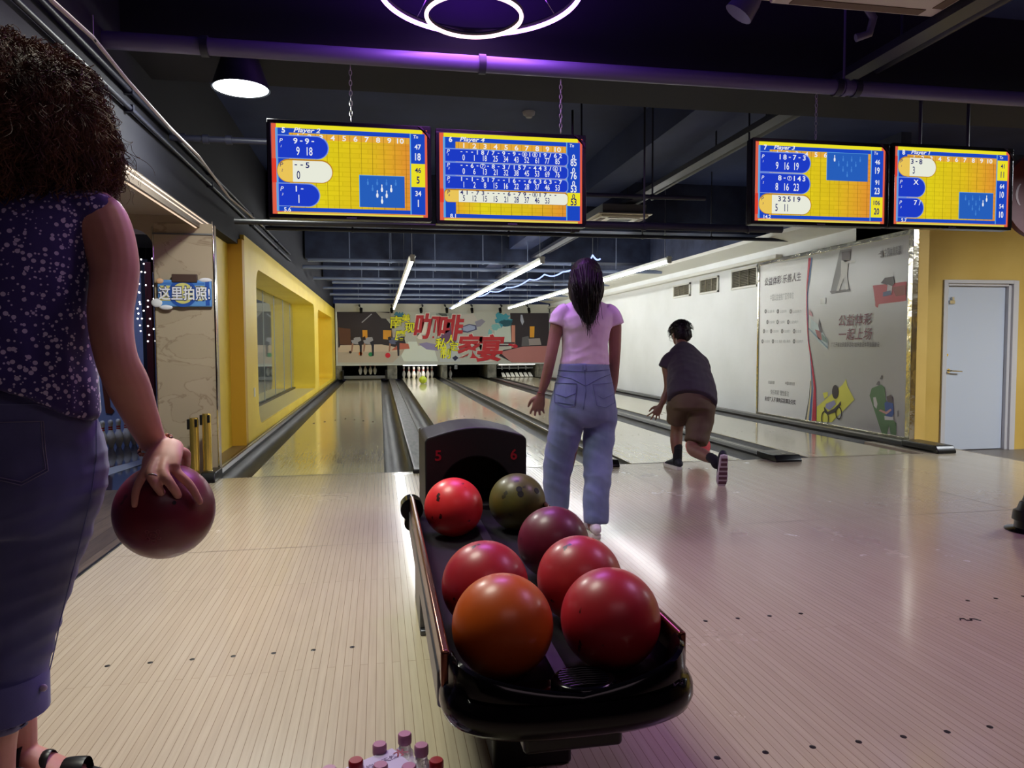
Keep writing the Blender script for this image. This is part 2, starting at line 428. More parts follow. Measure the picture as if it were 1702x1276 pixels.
fr.box(dx0, dx0+.055, wy-.025, wy+.1, dz0, dz1); fr.box(dx0+.055, dx0+.085, wy+.005, wy+.1, dz0, dz1-.055)
fr.box(dx1-.075, dx1, wy-.025, wy+.1, dz0, dz1); fr.box(dx1-.115, dx1-.075, wy+.005, wy+.1, dz0, dz1-.055)
fr.box(dx0+.055, dx1-.075, wy-.025, wy+.1, dz1-.04, dz1); fr.box(dx0+.085, dx1-.115, wy+.005, wy+.1, dz1-.068, dz1-.04)
put('door_frame', fr, m_doorf, dr, bevel=.004)
hd = MB(); hx, hz = dx0+.135, .72
hd.cyl((hx, wy+.05, hz), (hx, wy+.03, hz), .026, n=20); hd.cyl((hx, wy+.03, hz), (hx, wy-.005, hz), .009)
hd.tube([(hx, wy-.005, hz), (hx+.05, wy-.008, hz-.003), (hx+.15, wy-.006, hz-.01)], .009, n=10)
hd.cyl((hx-.02, wy+.05, hz+.19), (hx-.02, wy+.035, hz+.19), .016, n=16)
put('door_handle', hd, m_chrome, dr, 50)
cl = MB(); cl.box(dx0+.13, dx0+.2, wy+.03, wy+.05, 1.52, 1.56); cl.box(dx0+.15, dx0+.18, wy+.02, wy+.05, 1.56, 1.6)
put('door_catch', cl, m_steel, dr, bevel=.002)

# yellow wall with two large window bays on the left
xf, xb = -1.36, -1.8
def rr(y0, y1, z0, z1, r, n=6):
    p = []
    for cy, cz, a in ((y1-r, z1-r, 0), (y0+r, z1-r, PI/2), (y0+r, z0+r, PI), (y1-r, z0+r, 1.5*PI)):
        p += [(cy+r*math.cos(a+PI/2*i/n), cz+r*math.sin(a+PI/2*i/n)) for i in range(n+1)]
    return p
wm = MB(); Z1 = 2.14
for (ya, yb) in ((7.92, 8.62), (16.0, 16.95), (21.7, 23.2)): wm.box(xb, xf, ya, yb, 0, Z1)
for (ya, yb, za, zb_, r) in ((8.62, 16.0, .16, 1.93, .22), (16.95, 21.7, .13, 1.88, .18)):
    wm.box(xb, xf, ya, yb, 0, za); wm.box(xb, xf, ya, yb, zb_, Z1)
    for (cy, cz, sy_, sz_) in ((ya, za, 1, 1), (yb, za, -1, 1), (ya, zb_, 1, -1), (yb, zb_, -1, -1)):
        arc = [(cy+sy_*r*(1-math.cos(PI/2*i/8)), cz+sz_*r*(1-math.sin(PI/2*i/8))) for i in range(9)]
        wm.prism([(xb, cy, cz)]+[(xb, y, z) for y, z in arc], (xf-xb, 0, 0))
struct('wall_left', wm, m_yel, merge=False)
struct('wall_left_back', MB().box(xb-.35, xb-.25, 8.3, 23.3, -.05, 2.4), mat('room_behind', srgb(70, 78, 86), .6))
struct('wall_left_infill', MB().box(xb-.1, xb-.04, 16.4, 23.2, 0, 2.14), m_yel)
struct('wall_left_recess', MB().box(-1.62, -1.5, 6.3, 7.92, -.05, 2.2), m_yel)
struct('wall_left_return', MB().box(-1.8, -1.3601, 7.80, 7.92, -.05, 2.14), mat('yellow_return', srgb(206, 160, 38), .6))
struct('trim_12', MB().box(-1.52, -1.36, 6.3, 7.8, 0, .035).box(-1.38, -1.36, 7.9, 23.2, 0, .03), mat('wooden_ledge', srgb(128, 104, 60), .5))
struct('trim_13', MB().box(-2.4, -1.36, 7.92, 23.2, 2.14, 2.2), m_yel)
# glass set back in the first bay; a mirror film makes it reflect the lanes
mg = bpy.data.materials.new('reflective_glass'); mg.use_nodes = True; nt = mg.node_tree; b_ = nt.nodes['Principled BSDF']
b_.inputs['Base Color'].default_value = srgb(190, 198, 194); b_.inputs['Roughness'].default_value = .03; b_.inputs['Metallic'].default_value = .75
tr_ = nt.nodes.new('ShaderNodeBsdfTransparent'); tr_.inputs[0].default_value = (.75, .85, .85, 1)
mxs = nt.nodes.new('ShaderNodeMixShader'); mxs.inputs[0].default_value = .85
nt.links.new(tr_.outputs[0], mxs.inputs[1]); nt.links.new(b_.outputs[0], mxs.inputs[2]); nt.links.new(mxs.outputs[0], nt.nodes['Material Output'].inputs[0])
wn = put('window_1', MB().box(-1.812, -1.80, 8.5, 16.4, .10, 2.1), mg); wn['kind'] = 'structure'
wj = MB()
for y in (9.7, 10.9, 12.0, 13.2, 14.4, 15.5): wj.box(-1.80, -1.794, y, y+.014, .12, 2.1)
put('glass_joint', wj, mat('joint_grey', srgb(160, 166, 160), .4), wn)
put('window_rail', MB().box(-1.80, -1.76, 8.64, 15.98, .165, .195), m_black, wn)
struct('trim_14', MB().box(-1.795, -1.375, 8.63, 15.99, .1605, .165), mat('sill_yellow_wood', srgb(206, 190, 130), .35))
sw = MB(); sw.box(-1.36, -1.353, 8.30, 8.36, .50, .60); o = struct('trim_15', sw, mat('socket_white', srgb(225, 220, 205), .5), bevel=.003)

# marble column with the archway wall
mm = mat('cream_marble', srgb(176, 160, 136), .28, coat=.2)
nt = mm.node_tree; b_ = nt.nodes['Principled BSDF']; L = nt.links.new
tc = nt.nodes.new('ShaderNodeTexCoord'); mp = nt.nodes.new('ShaderNodeMapping'); mp.inputs['Rotation'].default_value = (.3, .8, .3); mp.inputs['Scale'].default_value = (1, 1, 2.2)
n1 = nt.nodes.new('ShaderNodeTexNoise'); n1.inputs['Scale'].default_value = 2.2; n1.inputs['Detail'].default_value = 9; n1.inputs['Distortion'].default_value = 1.2
r1 = nt.nodes.new('ShaderNodeValToRGB'); e = r1.color_ramp.elements
e[0].position = .485; e[0].color = srgb(178, 162, 138); e[1].position = .515; e[1].color = srgb(174, 158, 134)
q = e.new(.5); q.color = srgb(150, 132, 110)
L(tc.outputs['Object'], mp.inputs[0]); L(mp.outputs[0], n1.inputs[0]); L(n1.outputs['Fac'], r1.inputs[0]); L(r1.outputs[0], b_.inputs['Base Color'])
struct('wall_column', MB().box(-1.745, -1.30, 6.2, 6.32, 0, 2.03), mm, bevel=.004)
struct('trim_16', MB().box(-1.304, -1.292, 6.188, 6.21, 0, 2.05).box(-1.753, -1.745, 6.19, 6.3, 0, 2.0), m_chrome, bevel=.003)
struct('trim_17', MB().box(-1.75, -1.3, 6.188, 6.2, 1.94, 1.952), m_grey)
# beige header with rounded corner
hp = [(-4.8, 1.98)]+[(-1.745-.16+.16*math.sin(PI/2*i/6), 1.98-.16+.16*math.cos(PI/2*i/6)) for i in range(7)]+[(-1.745, 2.6), (-4.8, 2.6)]
struct('wall_arch', MB().prism([(x, 6.2, z) for x, z in hp], (0, .3, 0)), m_beige)
struct('ceiling_soffit', MB().box(-4.8, -1.42, 3.9, 6.2, 2.09, 2.12).box(-4.8, -1.42, -3.2, 3.9, 2.09, 2.12), m_beige)
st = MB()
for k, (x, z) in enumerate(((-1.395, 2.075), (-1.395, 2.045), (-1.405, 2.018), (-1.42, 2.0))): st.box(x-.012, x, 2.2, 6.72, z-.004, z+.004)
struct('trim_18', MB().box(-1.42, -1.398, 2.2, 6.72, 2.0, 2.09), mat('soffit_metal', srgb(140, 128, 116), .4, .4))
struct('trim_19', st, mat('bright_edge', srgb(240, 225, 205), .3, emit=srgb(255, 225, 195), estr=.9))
struct('ceiling_arch', MB().box(-2.9, -1.75, 6.5, 7.7, 2.02, 2.06), m_blackm)
# photo corner: backdrop, frame
mb_ = mat('backdrop_blue', srgb(168, 182, 220), .5); vary(mb_, srgb(158, 174, 216), srgb(186, 198, 232), .9)
struct('wall_backdrop', MB().box(-5.2, -2.5, 8.9, 9.0, -.05, 1.9), mb_)
struct('wall_beyond', MB().box(-5.2, -1.6, 9.3, 9.4, -.05, 3.3), m_blackm)
struct('trim_20', MB().box(-2.435, -2.37, 8.3, 8.36, 0, 1.95), mat('maroon_frame', srgb(84, 30, 40), .5), bevel=.004)
struct('trim_21', MB().box(-2.53, -2.46, 8.5, 8.56, 0, 2.0), m_piped)
struct('wall_side_left', MB().box(-4.9, -4.8, -3.2, 6.2, -.05, 3.3), mat('side_wall', srgb(80, 70, 80), .7))
# ================================================================== lanes, gutters, dividers, pinsetters
FY = 6.08; LY = 23.2; PW = 1.0541
lane_x = [-1.0306, .6977, 2.1804, 3.908]
m_gut = mat('gutter_grey', srgb(48, 48, 50), .42, .0, spec=.3); vary(m_gut, srgb(38, 38, 40), srgb(64, 64, 64), 3, (6, .6, 1))
m_cap = mat('divider_cap_grey', srgb(70, 70, 72), .45, .0, spec=.35); vary(m_cap, srgb(50, 50, 52), srgb(92, 90, 88), 5, (5, 1, 1))
m_rail = mat('black_rail', srgb(16, 16, 18), .3)
gut = [(.24, .24), (.24, .195), (.195, .24), (.24, .235)]
lane_lab = ['leftmost bowling lane beside the yellow wall', 'bowling lane straight behind the ball return with ten pins and a lime ball',
            'third bowling lane from the left with one pin left standing', 'rightmost bowling lane along the white wall']
m_arrow = mat('lane_arrow', srgb(92, 60, 30), .4)
for i, x in enumerate(lane_x):
    t = empty('bowling_lane', lane_lab[i], 'bowling lane', (x+PW/2, FY, 0), 'bowling lanes side by side')
    for s, wd in ((-1, gut[i][0]), (1, gut[i][1])):
        n = 8; g = MB(); prof = []
        x0 = x if s < 0 else x+PW
        for k in range(n+1):
            a = PI*k/n; prof.append((x0+s*(wd/2-wd/2*math.cos(a)), -.075*math.sin(a)-.004))
        low = [(px, -.1) for px, _ in prof][::-1]
        vs = [(px, y, pz) for y in (FY+.003, 24.4) for px, pz in prof]; m_ = n+1
        g.add(vs, [(k, k+1, m_+k+1, m_+k) for k in range(n)])
        g.box(x0 if s > 0 else x0-wd, x0+wd if s > 0 else x0, FY+.003, 24.4, -.12, -.1)
        put('gutter', g, m_gut, t, 60)
    ar = MB(); ar.box(x, x+PW, FY+.003, 24.4, -.05, 0, m_lane)
    for k in range(7):
        ax = x+PW*(k+1)/8; ay = FY+4.6-.35*abs(k-3)*.5
        ar.prism([(ax-.016, ay, .0003), (ax+.016, ay, .0003), (ax, ay+.16, .0003)], (0, 0, .0006), m_arrow)
    for k in range(10):
        ax = x+PW*(k+.5)/10; ar.lathe([(.01, .0003), (.01, .0009)], (ax, FY+1.9+.1*(k % 2), 0), 8, m_arrow)
    put('lane_surface', ar, None, t, merge=False)
    put('foul_line', MB().box(x, x+PW, FY-.002, FY+.022, -.02, .0012), mat('foul_line_grey', srgb(120, 112, 92), .5), t)

# ball track cover between the two left lanes
def cover(x0, x1, lab, h=.02, tex=True, y0=FY):
    t = empty('lane_divider', lab, 'lane divider', ((x0+x1)/2, y0, 0))
    b = MB(); b.prism([(x0+.02, y0, -.09), (x0+.02, y0, h), (x1-.02, y0, h), (x1-.02, y0, -.09)], (0, 24.4-y0, 0)); put('cover_plate', b, m_cap, t)
    r = MB(); r.box(x0, x0+.02, y0, 24.4, -.09, h+.008); r.box(x1-.02, x1, y0, 24.4, -.09, h+.008); put('edge_rail', r, m_rail, t, bevel=.004)
    return t
t = cover(.264, .4577, 'wide ball track cover between the leftmost lane and its neighbour')
put('end_cap', MB().box(.255, .467, FY-.10, FY+.02, -.0, .035), m_rail, t, bevel=.01)
t = cover(1.992, 1.992+.1884-.195+.01, 'narrow black divider between the two middle lanes', .025) if False else None
def rail(x0, x1, lab, h, capx0, capx1, capy, caplen=.25):
    t = empty('lane_divider', lab, 'lane divider', ((x0+x1)/2, FY, 0))
    b = MB(); b.prism([(x0, FY, -.09), (x0, FY, h*.5), (x0+(x1-x0)*.2, FY, h), (x1-(x1-x0)*.2, FY, h), (x1, FY, h*.5), (x1, FY, -.09)], (0, 24.4-FY, 0))
    put('rail_body', b, m_rail, t, 20)
    wmid = (x0+x1)/2
    put('bright_strip', MB().box(wmid-.006, wmid+.006, FY+.05, 24.3, h, h+.003), m_steel, t)
    c = MB(); c.prism([(capx0, capy, 0), (capx0, capy+caplen, 0), (capx0, capy+caplen, h+.03), (capx0, capy+.04, h+.03), (capx0, capy, h*.6)], (capx1-capx0, 0, 0))
    put('end_cap', c, m_rail, t, bevel=.008)
    pl = MB(); pl.cyl(((capx0+capx1)/2, capy+.1, h+.028), ((capx0+capx1)/2, capy+.1, h+.034), .02, n=14); put('cap_screw', pl, m_steel, t, 40)
    return t
rail(1.949, 1.983, 'narrow black divider between the two middle lanes', .03, 1.935, 2.02, FY-.14, .2)
rail(3.476, 3.666, 'broad black divider left of the rightmost lane', .03, 3.45, 3.70, FY-.2, .35)
rail(5.20, 5.40, 'black kerb at the foot of the white wall', .045, 5.20, 5.40, FY-.06, .5)
rail(-1.36, -1.273, 'black kerb at the foot of the yellow wall', .05, -1.375, -1.265, FY-.2, .28)

# masking unit with the printed picture
m_mw = mat('mask_white', srgb(206, 206, 196), .5)
m_md = mat('mask_lower_white', srgb(214, 220, 216), .45)
mt_ = empty('masking_unit', 'long printed banner board above the pins with red and yellow characters', 'banner', (2.1, LY, .44))
put('top_board', MB().box(-1.34, 5.44, LY-.02, LY+.06, 2.115, 2.37), m_mw, mt_)
put('board', MB().box(-1.34, 5.47, LY, LY+.05, .47, 2.115), mat('mural_ground', srgb(198, 200, 190), .5), mt_)
put('lower_trim', MB().box(-1.34, 5.47, LY-.07, LY+.06, .44, .475).box(-1.34, -1.29, LY-.03, LY, .475, 2.115), m_md, mt_, bevel=.006)
A = Art((0, LY-.001, 0), (1, 0, 0), (0, 0, 1), .002)
mc = lambda n, r, g, b: mat('print_'+n, srgb(min(255, r*1.1+4), min(255, g*1.1+4), min(255, b*1.1+4)), .5)
# coordinates below are read off the banner itself
def C4(pts): return [(540+x*.235, 490+y*.235) for x, y in pts]
A.pxpoly(C4([(82, 120), (470, 120), (440, 180), (470, 230), (520, 300), (590, 370), (520, 440), (480, 478), (82, 478)]), mc('pale_floor', 178, 166, 150), 1)
A.pxpoly(C4([(82, 120), (462, 120), (430, 165), (470, 215), (480, 300), (560, 300), (575, 352), (560, 372), (95, 372), (90, 200)]), mc('dark_hall', 42, 34, 40), 2)
A.pxpoly(C4([(95, 230), (180, 240), (185, 355), (105, 350)]), mc('brown', 92, 58, 42), 3)
for q in ([(265, 248), (300, 248), (302, 312), (268, 312)], [(412, 248), (470, 250), (468, 318), (412, 312)]): A.pxpoly(C4(q), mc('orange', 214, 150, 40), 3)
A.pxpoly(C4([(110, 355), (400, 350), (560, 380), (520, 400), (90, 405)]), mc('pale_floor2', 196, 180, 160), 3)
A.pxpoly(C4([(530, 340), (590, 345), (600, 380), (470, 392)]), mc('salmon', 176, 92, 74), 4)
for (bx, by, c, r) in ((252, 415, 'orange_ball', 12), (323, 420, 'green_ball', 14), (445, 427, 'red_ball', 17), (180, 405, 'dark_ball', 9)):
    cc = {'orange_ball': (220, 110, 50), 'green_ball': (40, 130, 80), 'red_ball': (190, 30, 50), 'dark_ball': (50, 30, 30)}[c]
    a, b = A.px(*C4([(bx, by)])[0]); A.disc(a, b, r*.235*.0202, r*.235*.0202, mc(c, *cc), 6)
for sx in (225, 310, 490):      # three bending bowlers in the print
    A.pxpoly(C4([(sx-40, 320), (sx-10, 300), (sx+25, 298), (sx+35, 330), (sx+5, 350), (sx-30, 345)]), mc('shirt_grey', 150, 150, 160) if sx != 490 else mc('shirt_blue', 92, 98, 128), 5)
    A.pxpoly(C4([(sx+8, 335), (sx+38, 318), (sx+36, 430), (sx+24, 432), (sx+20, 360)]), mc('trousers_black', 30, 28, 40), 6)
    A.pxpoly(C4([(sx-35, 340), (sx-22, 345), (sx-30, 400), (sx-40, 402)]), mc('arm', 150, 110, 90), 6)
    A.pxpoly(C4([(sx-45, 300), (sx-25, 292), (sx-20, 318), (sx-42, 322)]), mc('hair_dark', 40, 28, 28), 6)
A.pxline(C4([(262, 195), (330, 135)]), .03, mc('pale_line', 150, 150, 158), 4)
A.pxpoly(C4([(360, 120), (470, 130), (462, 170), (400, 165)]), mc('grey_cup', 150, 146, 138), 4)
# teal and lilac paint splashes
rnd = random.Random(3)
def splash(cx, cy, rx, ry, mt, k, n=22, jag=.35, seed=0):
    a, b = A.px(*C4([(cx, cy)])[0]); A.disc(a, b, rx*.235*.0202, ry*.235*.0202, mt, k, n, jag, seed)
splash(525, 160, 34, 42, mc('teal', 60, 122, 150), 5, seed=1)
splash(1255, 175, 55, 44, mc('teal2', 66, 150, 168), 5, seed=2); splash(1210, 225, 30, 20, mc('teal_pale', 120, 180, 180), 4, seed=3)
splash(1170, 268, 14, 22, mc('teal_pale', 120, 180, 180), 4, seed=4); splash(1280, 195, 40, 22, mc('teal_dark', 34, 84, 98), 6, seed=5)
A.pxpoly(C4([(590, 330), (760, 330), (800, 470), (560, 470), (540, 430)]), mc('pale_green', 206, 214, 204), 2)
A.pxpoly(C4([(640, 300), (800, 300), (790, 350), (660, 360)]), mc('beige_wash', 178, 174, 160), 3)
A.pxpoly(C4([(660, 345), (720, 335), (790, 352), (800, 395), (720, 385)]), mc('lilac', 136, 128, 168), 4)
A.pxpoly(C4([(785, 130), (900, 130), (905, 165), (870, 180), (850, 210), (800, 195)]), mc('grey_figure', 140, 148, 142), 4)
A.pxpoly(C4([(800, 128), (860, 132), (866, 150), (830, 160)]), mc('grey_figure_dark', 70, 78, 74), 5)
A.pxpoly(C4([(805, 200), (900, 180), (940, 230), (930, 330), (860, 340), (800, 290)]), mc('plum', 96, 60, 96), 4)
A.pxpoly(C4([(890, 150), (1050, 130), (1080, 180), (1000, 230), (940, 220)]), mc('beige_stripes', 186, 180, 172), 3)
A.pxpoly(C4([(965, 225), (1020, 205), (1070, 215), (1075, 245), (1010, 268), (968, 262)]), mc('fish_edge', 74, 74, 110), 5)
A.pxpoly(C4([(975, 228), (1022, 212), (1062, 222), (1062, 242), (1008, 258), (978, 252)]), mc('fish_body', 150, 160, 190), 6)
A.pxpoly(C4([(1060, 190), (1110, 170), (1135, 188), (1100, 222), (1075, 228)]), mc('fish_tail', 136, 132, 150), 5)
A.pxpoly(C4([(830, 380), (940, 360), (960, 470), (810, 474)]), mc('pale_dress', 178, 184, 186), 4)
A.pxpoly(C4([(900, 445), (925, 428), (945, 445), (920, 468)]), mc('navy_block', 40, 40, 70), 6)
# right photo part
A.pxpoly(C4([(1310, 128), (1585, 128), (1585, 470), (1310, 470), (1230, 430), (1260, 390), (1320, 380)]), mc('dark_hall', 42, 34, 40), 3)
A.pxpoly(C4([(1200, 215), (1325, 215), (1325, 375), (1240, 350), (1200, 300)]), mc('pale_wall', 190, 200, 190), 2)
A.pxpoly(C4([(1320, 215), (1345, 215), (1345, 370), (1320, 375)]), mc('salmon_post', 196, 130, 110), 4)
A.pxpoly(C4([(1235, 405), (1400, 365), (1585, 360), (1585, 478), (1320, 478)]), mc('pink_floor', 172, 112, 108), 5)
A.pxpoly(C4([(1449, 222), (1482, 222), (1480, 300), (1449, 300)]), mc('orange', 214, 150, 40), 5)
A.pxpoly(C4([(1395, 300), (1440, 290), (1450, 360), (1390, 362)]), mc('grey_crowd', 92, 90, 92), 5)
A.pxpoly(C4([(1440, 310), (1520, 306), (1530, 352), (1445, 356)]), mc('grey_seat', 150, 140, 136), 6)
A.pxpoly(C4([(1384, 140), (1396, 140), (1408, 190), (1396, 215), (1382, 180)]), mc('pale_screen', 170, 174, 190), 5)
for y in (340, 358): A.pxline(C4([(1200, y), (1340, y)]), .05, mc('dark_bar', 60, 40, 50), 6)
A.pxline(C4([(1300, 350), (1360, 365)]), .06, mc('red_ball', 190, 30, 50), 7)
a, b = A.px(*C4([(1345, 362)])[0]); A.disc(a, b, .07, .06, mc('red_ball', 190, 30, 50), 8)
red, yel, blk, wht = mc('red_letter', 178, 36, 44), mc('yellow_letter', 232, 226, 40), mc('letter_shadow', 40, 36, 30), mc('white_edge', 222, 214, 204)
def brush(s, cx, cy, size, mt, edge, sh=.16, bold=.03, rot=0.):
    a, b = A.px(540+cx*.235, 490+cy*.235)
    A.text(s, a, b, size, edge, 9, bold=bold+.025, shear=sh, align='c', rot=rot)
    A.text(s, a, b, size, mt, 10, bold=bold, shear=sh, align='c', rot=rot)
for s, cx, cy, sz in (('咖', 722, 225, .84), ('啡', 890, 230, .84), ('家', 1022, 365, .82), ('宴', 1170, 375, .88)): brush(s, cx, cy, sz, red, wht)
for s, cx, cy, sz in (('南', 505, 192, .40), ('美', 572, 165, .27), ('现', 598, 232, .34), ('磨', 532, 285, .33), ('私', 820, 345, .38), ('人', 888, 315, .30), ('定', 910, 365, .30), ('制', 855, 412, .36)):
    brush(s, cx, cy, sz, yel, blk, .1, .022)
put('print', A.mb, None, mt_)

# pits, dividers, pins
m_pit = mat('pit_black', srgb(10, 10, 12), .9)
m_pier = mat('pinsetter_pier', srgb(126, 124, 112), .5); vary(m_pier, srgb(100, 98, 88), srgb(146, 144, 130), 6)
struct('wall_pit', MB().box(-1.4, 5.5, 25.3, 25.38, -.1, .6).box(-1.4, 5.5, LY+.07, 25.3, .62, .66), m_pit)
struct('floor_pit', MB().box(-1.4, 5.5, 24.4, 25.3, -.2, -.13), m_pit)
for (x0, x1) in ((-1.36, -1.17), (.23, .53), (1.95, 2.11), (3.41, 3.70), (5.09, 5.49)):
    struct('trim_pier', MB().box(x0, x1, LY-.02, 25.3, .0, .46), m_pier, bevel=.01)
bpy.data.objects  # piers are part of the pinsetter wall
m_pin = mat('pin_white', srgb(236, 234, 228), .22, coat=.4)
m_pinr = mat('pin_red_stripe', srgb(190, 24, 30), .3)
m_pind = mat('pin_spare_white', srgb(236, 234, 228), .22, coat=.4)  # same white as the other pins, not applied
pp = [(.0, 0), (.0258, 0), (.0275, .005), (.036, .03), (.0498, .07), (.0605, .114), (.0585, .15), (.045, .19), (.0315, .22), (.0248, .245), (.0233, .27), (.0262, .30), (.0312, .33), (.0323, .343), (.030, .36), (.022, .374), (.010, .3805), (0, .381)]
def pin_mesh():
    m = MB()
    m.lathe(pp, (0, 0, 0), 24, m_pin)
    for z in (.25, .278): m.lathe([(.0262, z-.006), (.0266, z), (.0266, z+.006), (.0262, z+.010)], (0, 0, 0), 24, m_pinr)
    return m
pin0 = put('bowling_pin', pin_mesh(), None, None, 60, world=False)
used = [0]
def pin(x, y, z, lab, group, tilt=(0, 0, 0)):
    global pin0
    o = pin0 if not used[0] else pin0.copy()
    if used[0]: COL.objects.link(o)
    used[0] = 1; o.location = (x, y, z); o.rotation_euler = tilt
    props(o, lab, 'bowling pin', group); return o
cx = lane_x[1]+PW/2
names = ['front pin of the full white rack, head pin nearest the lime ball']
rk = 0
for row in range(4):
    for k in range(row+1):
        x = cx+(k-row/2)*.3048; y = 23.24+row*.264 if False else 23.26+row*.255
        side = 'leftmost' if k == 0 else ('rightmost' if k == row else 'inner')
        if row == 0: lab = names[0]
        else:
            rn = {1: 'second', 2: 'third', 3: 'back'}[row]
            inner = {(2, 1): 'middle', (3, 1): 'left inner', (3, 2): 'right inner'}.get((row, k), side)
            lab = f'white bowling pin, {inner} one in the {rn} row of the full rack'
        pin(x, y, 0, lab, 'full rack of ten pins')
pin(lane_x[2]+.10, 23.9, 0, 'single white pin standing at the left of the third lane', None)
for k, x in enumerate((-.62, -.46, -.30, -.16)):
    pin(x, 23.7, .14, ['first', 'second', 'third', 'fourth'][k]+' from the left of four pins lifted above the leftmost lane', 'pins lifted above the leftmost lane', (PI*0, 0, 0))
# machinery
sb = empty('sweep_bar', 'grey sweep bar across the end of the leftmost lane', 'sweep bar', (-.47, 23.1, 0))
put('bar', MB().box(-1.15, .2, 23.06, 23.12, .03, .13), m_grey, sb, bevel=.01); put('arm', MB().box(-1.16, -1.10, 23.0, 23.16, .0, .3), m_rail, sb, bevel=.006); put('arm', MB().box(.16, .22, 23.0, 23.16, .0, .3), m_rail, sb, bevel=.006)
tb = empty('pin_table', 'dark pinsetter frame hanging over the rightmost lane', 'pinsetter', (4.4, 23.6, .2))
mm_ = MB()
for z in (.30, .38): mm_.tube([(3.8, 23.6, z), (5.0, 23.6, z)], .018)
for x in (3.95, 4.2, 4.5, 4.75): mm_.tube([(x, 23.6, .24), (x, 23.6, .46)], .02)
put('frame', mm_, m_grey, tb, 60)
dk = empty('deck_plate', 'striped white and grey plate at the end of the rightmost lane', 'deck plate', (4.4, 23.5, 0))
for k in range(7): put('plate', MB().prism([(3.95+.15*k, 23.5, .02), (4.07+.15*k, 23.5, .02), (4.04+.15*k, 23.75, .14), (3.95+.15*k, 23.75, .14)], (0, 0, .01)), mat('plate_white', srgb(226, 226, 220), .4), dk)
rb = single('reset_box', MB().box(2.33, 2.43, 23.07, 23.14, .30, .46), m_grey, 'small grey box under the banner beside the lone pin', 'control box', bevel=.005)
# lamps over the pin decks
m_pl = glow('pin_lamp_white', srgb(255, 250, 235), 5)
def pinlamp(x0, x1, lab, s, zz=.445):
    t = empty('pin_deck_lamp', lab, 'lamp', ((x0+x1)/2, LY+.12, zz))
    put('tube', MB().cyl((x0, LY+.12, zz-.012), (x1, LY+.12, zz-.012), .014, n=10), m_pl, t, 60)
    put('lamp_body', MB().box(x0-.02, x1+.02, LY+.09, LY+.15, zz+.004, zz+.03), m_mw, t)
    l = area('pin_deck_glow', (0, 0, -.03), (0, 0, 0), x1-x0, .03, s, (1, .97, .9)); l.parent = t
pinlamp(.72, 1.80, 'bright tube lamp under the banner above the ten pins', 3.0)
pinlamp(3.8, 5.0, 'tube lamp under the banner over the rightmost lane', 1.2)
# balls and spots by the banner
tb_ = atZ(702, 640, .108)
# ================================================================== pipes, lamps and other things under the ceiling
def pipe(y, z, r, x0, x1, lab, hangers=(), mt=None, zt=3.3, name='ceiling_pipe', group='pipes across the far ceiling', clamps=()):
    t = empty(name, lab, 'pipe', ((x0+x1)/2, y, z), group)
    put('pipe', MB().cyl((x0, y, z), (x1, y, z), r, n=16), mt or m_pipe, t, 60)
    for x in hangers: put('hanger_rod', MB().cyl((x, y, z+r), (x, y, zt), .008, n=6).cyl((x-.012, y, z), (x+.012, y, z), r+.008, n=14), mt or m_pipe, t, 60)
    for x in clamps: put('clamp', MB().cyl((x-.02, y, z), (x+.02, y, z), r+.01, n=14), m_piped, t, 60)
    return t
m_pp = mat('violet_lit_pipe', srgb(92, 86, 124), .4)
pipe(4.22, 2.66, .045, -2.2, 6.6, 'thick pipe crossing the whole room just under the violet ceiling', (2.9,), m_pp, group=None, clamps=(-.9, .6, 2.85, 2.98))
pipe(5.35, 2.47, .022, -1.38, -.3, 'short dark pipe left of the scoreboards', (), m_piped, group=None, clamps=(-1.3, -1.15, -1.0))
pipe(5.2, 1.895, .02, -.95, 1.45, 'black pipe running just below the two left scoreboards', (1.4,), m_black, 2.75, group=None)
pipe(6.2, 2.36, .02, 1.6, 2.9, 'thin pipe in the gap between the scoreboard pairs', (1.75, 2.4), m_piped, group=None)
pipe(5.6, 2.0, .03, 1.45, 3.3, 'dark pipe low behind the gap between the scoreboards', (2.1, 3.0), m_piped, group=None)
fp = [(9.0, 2.44, .024, -1.3, 5.4, (-.3, 1.6, 3.35, 4.3), 'nearest thick dark pipe over the lanes', m_piped),
      (12.0, 2.42, .03, -1.1, 3.2, (.2, 1.7), 'second pipe over the lanes, just past the lamp ends', None), (13.2, 2.43, .035, -1.3, 5.3, (-.5, 1.0, 2.7, 4.4), 'third pipe over the lanes from the front', None),
      (15.2, 2.42, .03, -1.3, 4.6, (0, 1.9, 3.9), 'fourth pipe over the lanes from the front', None), (16.4, 2.45, .035, -1.0, 5.3, (.8, 2.9, 4.9), 'fifth pipe over the lanes from the front', None),
      (17.8, 2.43, .03, -1.3, 5.3, (-.4, 1.3, 3.1), 'sixth pipe over the lanes from the front', None), (20.2, 2.45, .035, -1.3, 5.3, (.3, 2.2, 4.2), 'seventh pipe over the lanes, second from the banner', None),
      (22.0, 2.45, .03, -1.3, 5.3, (-.6, 1.2, 3.4), 'last pipe over the lanes, nearest the banner', None)]
for y, z, r, x0, x1, hs, lab, mt in fp: pipe(y, z, r, x0, x1, lab, hs, mt)
t = empty('red_pipe', 'short red pipe section above the lanes on the left', 'pipe', (.1, 13.3, 2.5))
put('pipe', MB().cyl((-.15, 13.55, 2.47), (.7, 13.55, 2.47), .03, n=12), mat('red_pipe_paint', srgb(150, 46, 40), .5), t, 60)
put('hanger_rod', MB().cyl((.2, 13.55, 2.49), (.2, 13.55, 3.3), .006, n=6), m_pipe, t)
